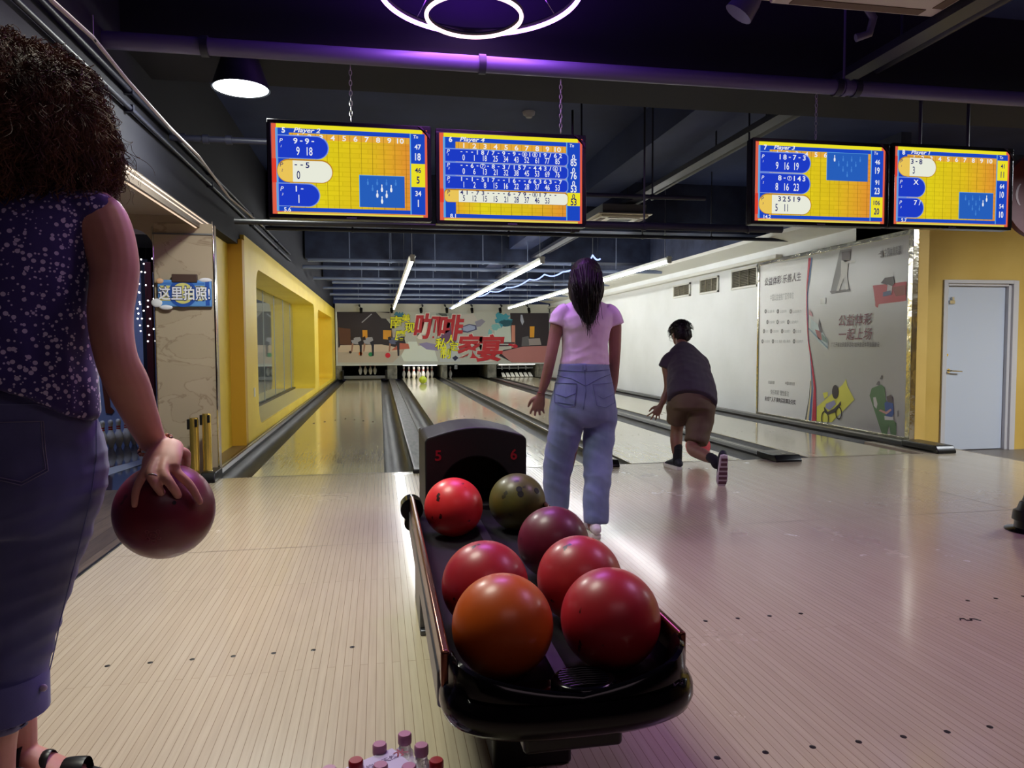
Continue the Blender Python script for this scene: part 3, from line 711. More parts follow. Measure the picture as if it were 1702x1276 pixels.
# cable tray and pipe running towards the pins
t = empty('cable_tray', 'cable tray running away under the ceiling on the right', 'cable tray', (3.05, 12, 2.78))
put('tray', MB().box(2.99, 3.11, .5, 22.8, 2.78, 2.79).box(2.99, 3.0, .5, 22.8, 2.79, 2.83).box(3.10, 3.11, .5, 22.8, 2.79, 2.83), m_piped, t)
for k in range(9): put('hanger_rod', MB().cyl((3.05, 1.5+2.4*k, 2.79), (3.05, 1.5+2.4*k, 3.3 if 1.5+2.4*k < 23 else 3.3), .008, n=6), m_piped, t)
put('cable', MB().tube([(3.04, .5+i, 2.80+.008*math.sin(i*2.1)) for i in range(23)], .012), m_black, t)
t = empty('long_pipe', 'long pipe beside the cable tray running towards the banner', 'pipe', (3.3, 12, 2.9))
put('pipe', MB().cyl((3.32, .5, 2.9), (3.32, 22.8, 2.9), .035, n=12), m_piped, t, 60)
for k in range(6): put('hanger_rod', MB().cyl((3.32, 2+3.9*k, 2.93), (3.32, 2+3.9*k, 3.3), .008, n=6), m_piped, t)
for z, lab in ((2.50, 'upper of two dark conduits on the slanting bulkhead at left'), (2.40, 'lower of two dark conduits on the slanting bulkhead at left')):
    t = empty('wall_conduit', lab, 'conduit', (-1.37, 10, z), 'conduits on the left bulkhead')
    put('pipe', MB().cyl((-1.37, 1.5, z), (-1.37, 12.0, z), .014, n=8), m_piped, t, 60)
    for k in range(5): put('bracket', MB().box(-1.4, -1.352, 2.5+2*k, 2.53+2*k, z-.02, z+.02), m_piped, t)
t = empty('white_cable', 'pale cable sagging diagonally from the ceiling past the lamp', 'cable', (-1.2, 5, 2.6))
cp = [atX(x, y, X) for x, y, X in ((70, -20, -1.12), (85, 0, -1.12), (155, 63, -1.12), (212, 134, -1.13), (282, 212, -1.14), (330, 259, -1.15), (381, 328, -1.16), (437, 376, -1.17))]
put('cable', MB().tube(cp, .009), mat('cable_white', srgb(168, 160, 160), .5), t, 60)
put('cable_tie', MB().tube([cp[2]+Vector((0, 0, .09)), cp[2], cp[2]+Vector((.01, 0, -.015))], .003), m_black, t)

# tube lamps over the lanes: a housing, tubes and end caps each
m_tube = glow('tube_white', srgb(250, 252, 250), 56)
m_hous = mat('lamp_housing_white', srgb(205, 208, 206), .45)
for k, (x, y0, y1, lab) in enumerate(((.43, 9.45, 21.9, 'left tube lamp line over the gap between the two left lanes'), (2.12, 9.4, 21.5, 'middle tube lamp line over the two middle lanes'),
                                      (3.78, 9.15, 21.3, 'right tube lamp line behind the head of the woman in pink'))):
    t = empty('tube_lamp', lab, 'lamp', (x, (y0+y1)/2, 2.15), 'tube lamp lines over the lanes')
    put('housing', MB().prism([(x-.045, y0, 2.20), (x-.02, y0, 2.165), (x+.02, y0, 2.165), (x+.045, y0, 2.20)], (0, y1-y0, 0)), m_hous, t)
    n = 10; seg = (y1-y0)/n
    for j in range(n):
        a = y0+seg*j+.02; put('tube', MB().cyl((x, a, 2.145), (x, a+seg-.04, 2.145), .016, n=10), m_tube, t, 60)
    for yy in (y0, y1): put('end_cap', MB().box(x-.03, x+.03, yy-.015, yy+.015, 2.125, 2.215), m_hous, t, bevel=.004)
    for yy in (y0+.15, y0+3.2, y0+6.4, y0+9.4, y1-.2): put('hanger_rod', MB().tube([(x, yy, 2.2), (x, yy, 3.3)], .003, 5), m_steel, t)
# blue glowing rope
t = empty('light_rope', 'thin wavy blue-white glowing rope hung between the lamps', 'light rope', (2.6, 14, 2.2))
pts = []
keys = [atY(x, y, Y) for x, y, Y in ((748, 512, 21.0), (765, 500, 19.4), (790, 492, 18), (815, 484, 16.8), (842, 478, 15.8), (880, 464, 14), (905, 456, 13), (935, 452, 12.2), (975, 430, 10.9), (985, 424, 10.4), (1000, 428, 10.2))]
for i in range(len(keys)-1):
    for q in range(6):
        f = q/6; p = keys[i].lerp(keys[i+1], f); p.z -= .05*math.sin(PI*f); pts.append(p)
put('rope', MB().tube(pts, .012), glow('rope_blue', (.35, .45, 1), 2.2), t, 60)
put('hanger_wire', MB().tube([keys[9], keys[9]+Vector((0, 0, .25))], .004), m_steel, t)

# ring lamp with violet light
rc = Vector((.545, 3.87, 2.9))
ring = empty('ring_lamp', 'round violet-white ring chandelier hung from the ceiling', 'chandelier', rc)
def circ(c, r, n=72, tilt=0.): return [Vector((c[0]+r*math.cos(2*PI*i/n), c[1]+r*math.sin(2*PI*i/n)*math.cos(tilt), c[2]+r*math.sin(2*PI*i/n)*math.sin(tilt))) for i in range(n)]
m_ring = glow('ring_violet', (.55, .22, 1.0), 9.0); m_ringw = glow('ring_warm', (1.0, .62, .75), 3.2)
put('outer_ring', MB().tube(circ(rc, .53), .012, 8, close=True), m_ring, ring, 60)
put('outer_housing', MB().loft([p+Vector((0, 0, .024)) for p in circ(rc, .53)], [(.014, .014)]*72, n=4, close=True), m_blackm, ring)
c2 = rc+Vector((-.05, -.10, .0)); c2 = Vector((.545, 4.13, 2.88))
put('inner_ring', MB().tube(circ(c2, .265), .011, 8, close=True), m_ringw, ring, 60)
put('inner_housing', MB().loft([p+Vector((0, 0, .02)) for p in circ(c2, .265)], [(.013, .013)]*72, n=4, close=True), m_blackm, ring)
put('cross_bar', MB().prism([(.08, 3.94, 2.93), (.9, 3.62, 2.93), (.9, 3.66, 2.93), (.08, 3.98, 2.93)], (0, 0, .04)), glow('bar_pink', (.75, .18, .8), .8), ring)
for a in (.5, 2.2, 3.8, 5.4): put('hanger_wire', MB().cyl(rc+Vector((.53*math.cos(a), .53*math.sin(a), .02)), rc+Vector((.1*math.cos(a), .1*math.sin(a), .4)), .002, n=5), m_steel, ring)
rl = area('ring_lamp_glow', (0, 0, -.05), (0, 0, 0), .9, .9, 30, (.62, .20, 1.0)); rl.parent = ring; rl.data.shape = 'DISK'
ru = area('ring_lamp_uplight', (0, 0, .06), (PI, 0, 0), .9, .9, 26, (.30, .05, 1.0)); ru.parent = ring; ru.data.shape = 'DISK'
added_ring = copy_tree(ring); added_ring.location = (2.7, 2.1, 2.95)  # added unseen copy, throws violet on the floor and the pink-shirted woman's back
for o_ in added_ring.children:
    if o_.type == 'LIGHT' and o_.location.z < 0: o_.data = o_.data.copy(); o_.data.color = (.90, .50, .92); o_.data.energy = 21; added_ring['label'] = 'added violet ring lamp lighting the approach, unseen above its right part'

# cone pendant on the left
pc = Vector((-.785, 4.6, 2.57))
t = empty('pendant_lamp', 'black cone pendant lamp with copper socket at upper left', 'lamp', pc)
put('shade', MB().lathe([(.165, 0), (.163, .01), (.125, .12), (.085, .24), (.055, .33), (.04, .34)], pc, 32, caps=False), mat('shade_black', srgb(24, 26, 36), .5), t, 40)
put('diffuser', MB().lathe([(.155, .004), (.0, .004)], pc, 32), glow('lamp_cool_white', srgb(240, 250, 255), 9), t)
put('socket', MB().lathe([(.052, .335), (.054, .36), (.042, .37), (.040, .50), (.030, .52), (0, .52)], pc, 20), mat('copper_socket', srgb(150, 82, 62), .4, .3), t, 40)
pl_ = area('pendant_glow', (0, 0, -.01), (0, 0, 0), .28, .28, 55, (.96, 1.0, .92)); pl_.parent = t; pl_.data.shape = 'DISK'
put('cord', MB().cyl(pc+Vector((0, 0, .5)), (pc.x, pc.y, 3.3), .005, n=6), m_black, t)

# ceiling cassette units
m_ac = mat('aircon_white', srgb(205, 198, 186), .5)
def cassette(x0, x1, y0, y1, z, lab):
    t = empty('air_conditioner', lab, 'air conditioner', ((x0+x1)/2, (y0+y1)/2, z), 'ceiling air conditioners')
    cx, cy = (x0+x1)/2, (y0+y1)/2
    b = MB(); b.prism([(x0, y0, z+.03), (x1, y0, z+.03), (x1, y1, z+.03), (x0, y1, z+.03)], (0, 0, .02)); b.prism([(x0+.04, y0+.04, z), (x1-.04, y0+.04, z), (x1-.04, y1-.04, z), (x0+.04, y1-.04, z)], (0, 0, .03))
    put('panel', b, m_ac, t, bevel=.01)
    put('body', MB().box(x0+.06, x1-.06, y0+.06, y1-.06, z+.05, min(z+.16, 3.29)), m_grey, t)
    for (a, b2, c, d) in ((x0+.14, x1-.14, y0+.06, y0+.12), (x0+.14, x1-.14, y1-.12, y1-.06), (x0+.06, x0+.12, y0+.14, y1-.14), (x1-.12, x1-.06, y0+.14, y1-.14)):
        put('air_slot', MB().box(a, b2, c, d, z-.004, z+.004), mat('slot_brown', srgb(104, 84, 66), .6), t)
    g = MB()
    for k in range(9): g.box(x0+.2, x1-.2, y0+.2+k*(y1-y0-.4)/9, y0+.2+(k+.6)*(y1-y0-.4)/9, z-.003, z+.002)
    put('grille', g, mat('grille_grey', srgb(96, 96, 98), .6), t)
cassette(1.98, 3.02, 2.7, 3.62, 2.82, 'large ceiling air conditioner cut off by the top edge on the right')
cassette(2.62, 3.3, 8.5, 9.4, 2.60, 'distant ceiling air conditioner right of the left scoreboards')
dp = empty('air_duct', 'curved violet-lit duct pipe beside the near air conditioner', 'duct', (1.85, 3.6, 2.9))
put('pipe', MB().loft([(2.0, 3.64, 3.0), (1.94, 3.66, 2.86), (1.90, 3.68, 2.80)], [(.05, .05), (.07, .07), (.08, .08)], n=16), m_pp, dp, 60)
pb = empty('drain_pipe', 'bent pipe beside the right corner of the near air conditioner', 'pipe', (2.75, 3.75, 2.9))
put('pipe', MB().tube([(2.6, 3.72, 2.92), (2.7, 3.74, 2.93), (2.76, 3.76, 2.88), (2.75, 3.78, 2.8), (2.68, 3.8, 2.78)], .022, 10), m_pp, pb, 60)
sd = MB().lathe([(0, -.055), (.03, -.055), (.035, -.04), (.055, -.03), (.06, -.012), (.062, 0)], (1.45, 7.0, 3.3), 24)
o = single('smoke_detector', sd, mat('detector_white', srgb(160, 160, 168), .5), 'round pale smoke detector on the ceiling above the left scoreboards', 'smoke detector', smooth=50, at=(1.45, 7.0, 3.3))
# maroon disc at the right edge
t = empty('hanging_sign', 'dark maroon round sign behind the rightmost scoreboard', 'sign', (6.45, 6.2, 2.08))
put('disc', MB().loft([(6.45, 6.2, 2.50), (6.45, 6.26, 2.50)], [(.42, .42), (.42, .42)], n=40), mat('maroon_sign', srgb(92, 30, 42), .5), t, 60)
A = Art((6.12, 6.199, 2.5), (1, 0, 0), (0, 0, 1), .002); A.text('(', .02, .0, .22, mat('sign_letter_white', srgb(190, 170, 176), .5), 1, bold=.01)
put('letter', A.mb, None, t); put('hanger_rod', MB().cyl((6.45, 6.23, 2.9), (6.45, 6.23, 3.3), .01), m_piped, t)

# spotlights over the banner
for k, px in enumerate((600, 651, 700, 743, 785, 832, 880)):
    p = atY(px, 514, 22.9); t = empty('spotlight', ['first', 'second', 'third', 'fourth', 'fifth', 'sixth', 'seventh'][k]+' from the left of the small black spotlights over the banner', 'spotlight', p, 'spotlights over the banner')
    put('head', MB().cyl(p+Vector((0, .02, -.09)), p+Vector((0, .12, .03)), .045, .05, n=12), m_black, t, 50)
    put('bracket', MB().cyl(p+Vector((0, .07, 0)), p+Vector((.05*((k % 3)-1), .07, .13)), .012, n=6).cyl(p+Vector((.05*((k % 3)-1), .07, .11)), (p.x+.05*((k % 3)-1), 23.18, p.z+.15), .03, n=8), m_black, t, 50)

# vents on the white wall
for k, (y0, y1, z0, z1) in enumerate(((12.3, 13.05, 1.92, 2.16), (11.2, 11.9, 1.91, 2.18), (9.93, 10.74, 1.90, 2.21))):
    t = empty('wall_vent', ['farthest', 'middle', 'nearest'][k]+' louvred vent high on the white wall', 'vent', (5.49, (y0+y1)/2, z0), 'vents high on the white wall')
    f = MB()
    for (a, b, c, d) in ((y0, y1, z0, z0+.03), (y0, y1, z1-.03, z1), (y0, y0+.03, z0, z1), (y1-.03, y1, z0, z1)): f.box(5.47, 5.5, a, b, c, d)
    put('frame', f, m_cove, t); put('backing', MB().box(5.492, 5.498, y0, y1, z0, z1), mat('vent_dark', srgb(50, 48, 40), .7), t)
    s = MB()
    nz = 10
    for i in range(nz):
        z = z0+.035+(z1-z0-.07)*i/nz; s.prism([(5.474, y0+.03, z), (5.49, y0+.03, z+.012), (5.492, y0+.03, z+.010), (5.476, y0+.03, z-.002)], (0, y1-y0-.06, 0))
    for i in (1, 2): yy = y0+(y1-y0)*i/3; s.box(5.472, 5.49, yy-.006, yy+.006, z0+.03, z1-.03)
    put('louvres', s, mat('vent_slat', srgb(140, 134, 116), .5), t)

# ------------------------------------------------------------------ scoreboards
m_bez = mat('bezel_black', srgb(14, 13, 16), .25)
_e = {}
def em(r, g, b, s=.95):
    k = (r, g, b)
    if k not in _e: _e[k] = glow('screen_%d_%d_%d' % k, srgb(r, g, b), s)
    return _e[k]
mf = bpy.data.materials.new('screen_field'); mf.use_nodes = True; nt = mf.node_tree; nt.nodes.remove(nt.nodes['Principled BSDF']); L = nt.links.new
tc = nt.nodes.new('ShaderNodeTexCoord'); sx = nt.nodes.new('ShaderNodeSeparateXYZ'); cr = nt.nodes.new('ShaderNodeValToRGB')
L(tc.outputs['Generated'], sx.inputs[0]); L(sx.outputs['X'], cr.inputs[0])
cr.color_ramp.elements[0].position = .3; cr.color_ramp.elements[0].color = srgb(232, 214, 30)
cr.color_ramp.elements[1].position = .88; cr.color_ramp.elements[1].color = srgb(232, 150, 52)
q = cr.color_ramp.elements.new(.05); q.color = srgb(236, 160, 50); q = cr.color_ramp.elements.new(.6); q.color = srgb(230, 196, 34)
mpz = nt.nodes.new('ShaderNodeMapping'); mpz.inputs['Rotation'].default_value = (PI/2, 0, 0)
bk = nt.nodes.new('ShaderNodeTexBrick'); bk.inputs['Scale'].default_value = 1; bk.inputs['Brick Width'].default_value = .10; bk.inputs['Row Height'].default_value = .028
bk.inputs['Mortar Size'].default_value = .0030; bk.inputs['Color1'].default_value = (1, 1, 1, 1); bk.inputs['Color2'].default_value = (.9, .9, .9, 1); bk.inputs['Mortar'].default_value = (.80, .80, .7, 1)
L(tc.outputs['Object'], mpz.inputs[0]); L(mpz.outputs[0], bk.inputs['Vector'])
mm2 = nt.nodes.new('ShaderNodeMix'); mm2.data_type = 'RGBA'; mm2.blend_type = 'MULTIPLY'; mm2.inputs[0].default_value = .8
L(cr.outputs[0], mm2.inputs[6]); L(bk.outputs['Color'], mm2.inputs[7]); e = nt.nodes.new('ShaderNodeEmission'); e.inputs[1].default_value = .95
L(mm2.outputs[2], e.inputs[0]); L(e.outputs[0], nt.nodes['Material Output'].inputs[0])
BLUE, DBLUE, LBLUE = em(28, 72, 196), em(18, 40, 150), em(96, 166, 226)
WH, YE, RE, OR, PU = em(238, 240, 246), em(240, 228, 40), em(226, 62, 44), em(232, 170, 60), em(40, 96, 190)
NAVY, PALE, PILL, PILE, GHOST, CREAM, LINE = em(16, 20, 100), em(236, 238, 222), em(30, 60, 200), em(120, 150, 226), em(40, 100, 196), em(238, 200, 90), em(110, 84, 20)
def mini_pin(A, cx, cy, s, mt, k, H):
    p = [(.0, -.5), (.13, -.45), (.19, -.2), (.16, -.02), (.06, .14), (.06, .22), (.10, .34), (.07, .47), (0, .5)]
    pts = [(cx+x*s, cy+y*s*1.25) for x, y in p]+[(cx-x*s, cy+y*s*1.25) for x, y in p[::-1][1:-1]]
    A.poly(pts, mt, k)
def scoreboard(x0, x1, z0, z1, lab, num, player, rows, total, ratio, pinbox, down, full=False, y=4.5):
    t = empty('scoreboard', lab, 'screen', ((x0+x1)/2, y, z0), 'scoreboard screens over the approach')
    W, H = x1-x0, z1-z0; bz = .022
    put('housing', MB().box(x0, x1, y, y+.07, z0, z1), m_bez, t, bevel=.006)
    bf = MB(); bf.frame(x0, x1, z0, z1, y-.012, y, bz); put('bezel', bf, m_bez, t, bevel=.003)
    put('maker_badge', MB().box(x0+W*.5-.03, x0+W*.5+.03, y-.0135, y-.012, z0+.006, z0+.012), mat('badge_grey', srgb(90, 90, 96), .4), t)
    a0, b0 = x0+bz, z0+bz; w_, h_ = W-2*bz, H-2*bz
    A = Art((a0, y, b0+h_), (1, 0, 0), (0, 0, 1), .0004)   # a right, b up (negative downwards)
    U = lambda u: u*w_
    V = lambda v: -v*h_
    R = lambda u0, v0, u1, v1, mt, k: A.rect(U(u0), V(v1), U(u1), V(v0), mt, k)
    R(0, 0, 1, 1, em(226, 96, 70), 1); R(.03, 0, .97, .05, YE, 2); R(.03, .975, .97, 1, em(232, 214, 90), 2)
    R(.055, .045, .985, .97, mf, 2)
    R(.10, .045, .93, .095, BLUE, 3); R(.10, .92, .93, .965, BLUE, 3)
    R(.035, .045, .11, .965, BLUE, 3); R(.025, .045, .04, .965, LBLUE, 4)
    R(.12, .10, .88, .165, OR, 3); R(.89, .045, .985, .965, BLUE, 3); R(.885, .045, .893, .965, LBLUE, 4)
    for k in range(11): R(.13+.073*k-.001, .10, .13+.073*k+.001, .92, LINE, 5)
    for k in range(10): A.text(str(k+1), U(.167+.073*k), V(.135), .042, WH, 6, bold=.02, align='c', wscale=1.2)
    A.text(str(num), U(.065), V(.07), .044, WH, 6, bold=.03); A.text(player, U(.14), V(.07), .036, WH, 6, bold=.02, shear=.25, wscale=1.3)
    A.text('Tn', U(.91), V(.08), .028, WH, 6, bold=.01, shear=.2); A.text(ratio, U(.07), V(.945), .034, WH, 6, bold=.02)
    n = len(rows); vs = [.125+.0, ]
    hgt = [.265]*3 if not full else [.165, .165, .165, .165]
    v = .17 if full else .12
    for i, (name, cur, length, top, low, tot) in enumerate(rows):
        hh = hgt[i] if not full else .155
        if cur:
            R(0, v, .028, v+hh, RE, 5); A.pill(U(.03), V(v+hh*.985), U(length), V(v), em(190, 130, 30), 6, left=True, rad=hh*h_*.3 if full else None); A.pill(U(.034), V(v+hh*.955), U(length-.006), V(v+.015), CREAM, 7, left=True, rad=hh*h_*.28 if full else None)
            A.pill(U(.13), V(v+hh*.955), U(length-.006), V(v+.015), PALE, 8, left=False, rad=hh*h_*.28 if full else None)
            R(.893, v, .985, v+hh, YE, 6); ink = NAVY
        else:
            A.pill(U(.035), V(v+hh*.985), U(length), V(v), PILE, 6, left=False, rad=hh*h_*.3 if full else None); A.pill(U(.04), V(v+hh*.955), U(length-.007), V(v+.012), PILL, 7, left=False, rad=hh*h_*.28 if full else None); ink = WH
        A.text(name[0], U(.05), V(v+hh*.25), .036, ink, 9, bold=.0, shear=.2); A.text(name[1], U(.058), V(v+hh*.48), .02, ink, 9, bold=.0, shear=.2)
        for k, s in enumerate(top):
            if s == ' ': continue
            A.text(s, U(.15+.0365*k), V(v+hh*.24), .046 if not full else .036, ink, 9, bold=.02, align='c', wscale=1.1)
            if (s in total.get(i, '')):
                pass
        for k, s in total.get(i, []):
            a, b = U(.15+.0365*k), V(v+hh*.24); A.disc(a, b, .017, .015, ink, 9); A.disc(a, b, .014, .0125, PILL if not cur else PALE, 10); A.text(s, a, b, .026, ink, 11, bold=.02, align='c')
        for k, s in enumerate(low):
            if s: A.text(s, U(.165+.073*k), V(v+hh*.66), .068 if not full else .050, ink, 9, bold=.01, align='c', wscale=.62)
        A.text(tot[0], U(.938), V(v+hh*.28), .042, NAVY if cur else WH, 9, bold=.02, align='c', wscale=.9); A.text(tot[1], U(.938), V(v+hh*.70), .060, NAVY if cur else WH, 9, bold=.02, align='c', wscale=.7)
        v += hh
    if pinbox:
        u0, v0, u1, v1 = pinbox; R(u0-.004, v0-.006, u1+.003, v1+.005, LBLUE, 7); R(u0, v0, u1+.003, v1+.005, PU, 8)
        i = 0
        for row in range(4):
            for k in range(4-row):
                cx = u0+(u1-u0)*(.18+.21*k+.105*row); cy = v0+(v1-v0)*(.2+.19*row)
                mini_pin(A, U(cx), V(cy), .036 if i in down else .030, WH if i in down else em(70, 132, 214), 9, h_); i += 1
    put('screen', A.mb, None, t, merge=False)
    # sash across the upper right corner, seam of two dark ribbons
    cx, cz = x1-.035, z1-.035
    put('corner_sash', MB().prism([(cx-.045, y-.016, z1-.004), (cx-.02, y-.016, z1-.004), (cx+.03, y-.016, cz-.045), (cx+.03, y-.016, cz-.005-.01)], (0, .004, 0)), mat('sash_maroon', srgb(50, 26, 52), .5), t)
    for xx in (x0+W*.3, x0+W*.7) if num == 8 else (): put('mount_arm', MB().box(xx-.02, xx+.02, y+.07, y+.10, z0+.15, z1+.02).cyl((xx, y+.085, z1-.05), (xx, y+.085, 2.75), .012, n=8), m_piped, t)
    return t
P = lambda n: ('P', str(n))
scoreboard(-.628, .322, 1.806, 2.375, 'scoreboard number 5 with three short player rows, leftmost of the four', 5, 'Player 2',
    [(P(1), False, .36, '9-9-', ['9', '18'], ('47', '18')), (P(2), True, .385, '--5', ['0'], ('46', '5')), (P(3), False, .30, '1-', ['1'], ('34', '1'))],
    {}, '5.6', (.555, .54, .845, .89), (5, 6, 7, 8, 9))
scoreboard(.352, 1.295, 1.794, 2.366, 'scoreboard number 6 filled with four long rows of scores', 6, 'Player 4',
    [(P(1), False, .90, '---18/7-9-9- 1 19/62', ['0', '1', '18', '25', '34', '43', '52', '61', '77', '85'], ('0', '85')),
     (P(2), False, .90, '--6- -8-3/157-443/ 1', ['0', '6', '13', '21', '32', '38', '45', '53', '69', '76'], ('0', '76')),
     (P(3), False, .90, '1-1-517--16--66363-7', ['1', '2', '8', '15', '16', '22', '28', '37', '46', '53'], ('0', '53')),
     (P(4), True, .90, '41-73----6-79- 17--', ['5', '12', '15', '15', '21', '28', '37', '46', '53'], ('0', '53'))],
    {0: [(12, '8'), (14, '8')], 1: [(4, '7'), (18, '6')], 3: [(14, '8')]}, '8.1', None, (), True)
scoreboard(2.430, 3.437, 1.845, 2.407, 'scoreboard number 7 with the pin diagram in its upper right part', 7, 'Player 3',
    [(P(1), False, .42, ' 18-7-3', ['9', '16', '19'], ('46', '19')), (P(2), False, .42, ' 8- 143', ['8', '16', '23'], ('91', '23')), (P(3), True, .43, ' 32519', ['5', '11'], ('106', '20'))],
    {1: [(3, '7')]}, '14.2', (.545, .10, .86, .45), (0,))
scoreboard(3.462, 4.42, 1.848, 2.418, 'scoreboard number 8 whose yellow row is the top one, rightmost of the four', 8, 'Player 1',
    [(P(1), True, .36, '3-8', ['3'], ('41', '11')), (P(2), False, .27, ' X', [], ('64', '10')), (P(3), False, .26, ' 7/', [], ('54', '10'))],
    {}, '5.7', (.565, .56, .86, .90), (3, 6))
for (x, y, z, lab) in ((-.15, 4.56, 2.40, 'thin chain holding the leftmost scoreboard'), (1.15, 4.56, 2.39, 'thin chain above scoreboard number 6'), (2.93, 4.56, 2.43, 'thin chain holding scoreboard number 7')):
    c = MB()
    nL = int((2.75-z)/.03)
    for k in range(nL):
        cz = z+.03*k+.02; ax = k % 2
        c.loft([Vector((x+(.008*math.cos(a) if ax else 0), y+(0 if ax else .008*math.cos(a)), cz+.018*math.sin(a))) for a in [2*PI*i/10 for i in range(10)]], [(.0022, .0022)]*10, n=4, close=True)
    single('hanging_chain', c, m_steel, lab, 'chain', 'chains of the scoreboards')

# ------------------------------------------------------------------ printed panel on the right wall
pt = empty('wall_panel', 'large framed grey-white sports banner with red and grey characters on the right wall', 'banner', (5.45, 8.28, .02))
put('board', MB().box(5.452, 5.498, 6.76, 9.84, .03, 2.20), mat('banner_grey', srgb(192, 194, 190), .32), pt)
f = MB()
f.box(5.435, 5.5, 6.70, 6.77, .02, 2.235); f.box(5.44, 5.5, 9.82, 9.86, .02, 2.235); f.box(5.44, 5.5, 6.77, 9.82, 2.185, 2.235); f.box(5.44, 5.5, 6.77, 9.82, .02, .06)
put('metal_frame', f, mat('frame_foil', srgb(205, 200, 180), .18, 1, bump=(9, .4, .02)), pt, bevel=.004)
A = Art((5.4515, 9.82, 0), (0, -1, 0), (0, 0, 1), .0012)
def C5(pts): return [(1230+x*.3056, 370+y*.3056) for x, y in pts]
g1, g2, g3 = mc('grey_text', 120, 118, 116), mc('pale_text', 160, 162, 160), mc('dark_text', 84, 78, 82)
mar = mc('maroon_text', 112, 60, 70)
A.pxpoly(C5([(112, 235), (372, 195), (362, 350), (362, 480), (372, 640), (392, 760), (412, 900), (414, 1080), (355, 1072), (98, 1035)]), mc('panel_left', 206, 206, 204), 1)
def ribbon(l, wds, mt, k):
    A.pxpoly(C5(l+[(x+w_, y) for (x, y), w_ in list(zip(l, wds))[::-1]]), mt, k)
ribbon([(374, 192), (362, 350), (362, 480), (370, 640), (388, 760), (402, 900), (392, 1078)], [14, 5, 5, 5, 7, 12, 24], mc('ribbon_red', 176, 36, 60), 4)
ribbon([(388, 190), (366, 400), (370, 600), (384, 760), (392, 900), (376, 1076)], [8, 3, 3, 3, 5, 12], mc('ribbon_blue', 70, 100, 150), 3)
ribbon([(386, 850), (384, 930), (364, 1074)], [3, 5, 10], mc('ribbon_cream', 222, 206, 160), 5)
ribbon([(384, 860), (378, 950), (356, 1070)], [3, 3, 5], mc('ribbon_black', 50, 56, 54), 6)
X5 = lambda x: 1230+x*.3056
Y5 = lambda y: 370+y*.3056
A.pxtext('公益体彩 乐善人生', X5(136), X5(334), Y5(308), .122, g3, 5, bold=.012, shear=.15)
A.pxtext('中国公益金推广宣传单位', X5(166), X5(294), Y5(402), .10, g2, 5)
for y, xs in ((482, ((135, 190), (202, 255), (272, 335))), (540, ((145, 190), (200, 245), (258, 318))), (590, ((126, 155), (165, 212), (225, 275), (290, 335))), (645, ((118, 165), (175, 275), (290, 345)))):
    for j, (a, b) in enumerate(xs):
        p = A.px(X5(a+6), Y5(y)); A.disc(p[0], p[1], .030, .030, g1, 5, 14); A.disc(p[0], p[1], .016, .016, g2, 6, 10)
        A.pxtext('公益金助力'[:3+j % 3], X5(a+16), X5(b), Y5(y), .042, g2, 5)
A.pxtext('公益彩票', X5(155), X5(190), Y5(868), .05, g1, 5); A.pxtext('中国体育彩票', X5(248), X5(300), Y5(875), .05, g1, 5)
A.pxtext('快乐购彩 理性投注', X5(168), X5(268), Y5(925), .075, g1, 5); A.pxtext('未成年人不得购买彩票及兑奖', X5(136), X5(305), Y5(966), .07, g3, 5, bold=.02)
A.pxtext('公益体彩', X5(540), X5(722), Y5(528), .145, mar, 7, bold=.008, shear=.18); A.pxtext('一起上场', X5(540), X5(722), Y5(606), .145, mar, 7, bold=.008, shear=.18)
A.pxtext('广泛开展全民健身活动 加快建设体育强国建设', X5(498), X5(762), Y5(662), .062, g3, 7)
A.pxtext('中国体育彩票', X5(788), X5(880), Y5(155), .10, g1, 7, bold=.01); A.pxtext('CHINA SPORTS LOTTERY', X5(785), X5(880), Y5(176), .04, g1, 7)
for q in ([(752, 172), (772, 160), (770, 172)], [(766, 156), (778, 150), (780, 192), (772, 176)], [(762, 186), (776, 178), (776, 192)]): A.pxpoly(C5(q), g1, 7)
# printed athletes
A.pxpoly(C5([(545, 150), (606, 142), (602, 200), (560, 290), (548, 375), (492, 382)]), mc('print_slate', 128, 128, 126), 3)
A.pxpoly(C5([(556, 160), (604, 152), (600, 205), (575, 215), (556, 200)]), mc('print_hair', 96, 88, 88), 5)
A.pxpoly(C5([(552, 205), (585, 205), (628, 206), (626, 214), (590, 222), (585, 290), (594, 360), (578, 365), (566, 300), (540, 370), (526, 372), (550, 285)]), mc('print_white', 196, 196, 190), 5)
A.pxpoly(C5([(490, 372), (602, 360), (600, 372), (545, 380), (500, 388)]), mc('print_slate2', 112, 110, 108), 4)
A.pxpoly(C5([(724, 342), (908, 320), (904, 425), (738, 445)]), mc('print_red', 186, 84, 88), 3)
A.pxpoly(C5([(736, 440), (756, 440), (750, 462), (738, 455)]), mc('print_red', 186, 84, 88), 3)
A.pxpoly(C5([(790, 300), (836, 292), (842, 330), (828, 350), (806, 340), (768, 328)]), mc('print_grey_arm', 96, 90, 92), 5)
A.pxpoly(C5([(806, 335), (832, 345), (828, 385), (800, 380)]), mc('print_pale_shirt', 200, 190, 190), 6)
A.pxpoly(C5([(782, 378), (822, 368), (828, 392), (780, 402)]), mc('print_blue_shorts', 86, 96, 130), 7)
A.pxpoly(C5([(828, 352), (900, 338), (905, 392), (850, 400)]), mc('print_red_dark', 150, 84, 76), 5)
A.pxpoly(C5([(376, 470), (392, 490), (398, 512), (376, 500)]), mc('print_pink', 176, 130, 134), 4)
A.pxpoly(C5([(385, 520), (430, 560), (480, 640), (478, 690), (430, 650), (385, 590)]), mc('print_mist', 168, 182, 180), 3)
A.pxpoly(C5([(410, 580), (440, 590), (448, 640), (425, 628)]), mc('print_red_shirt', 150, 92, 92), 5)
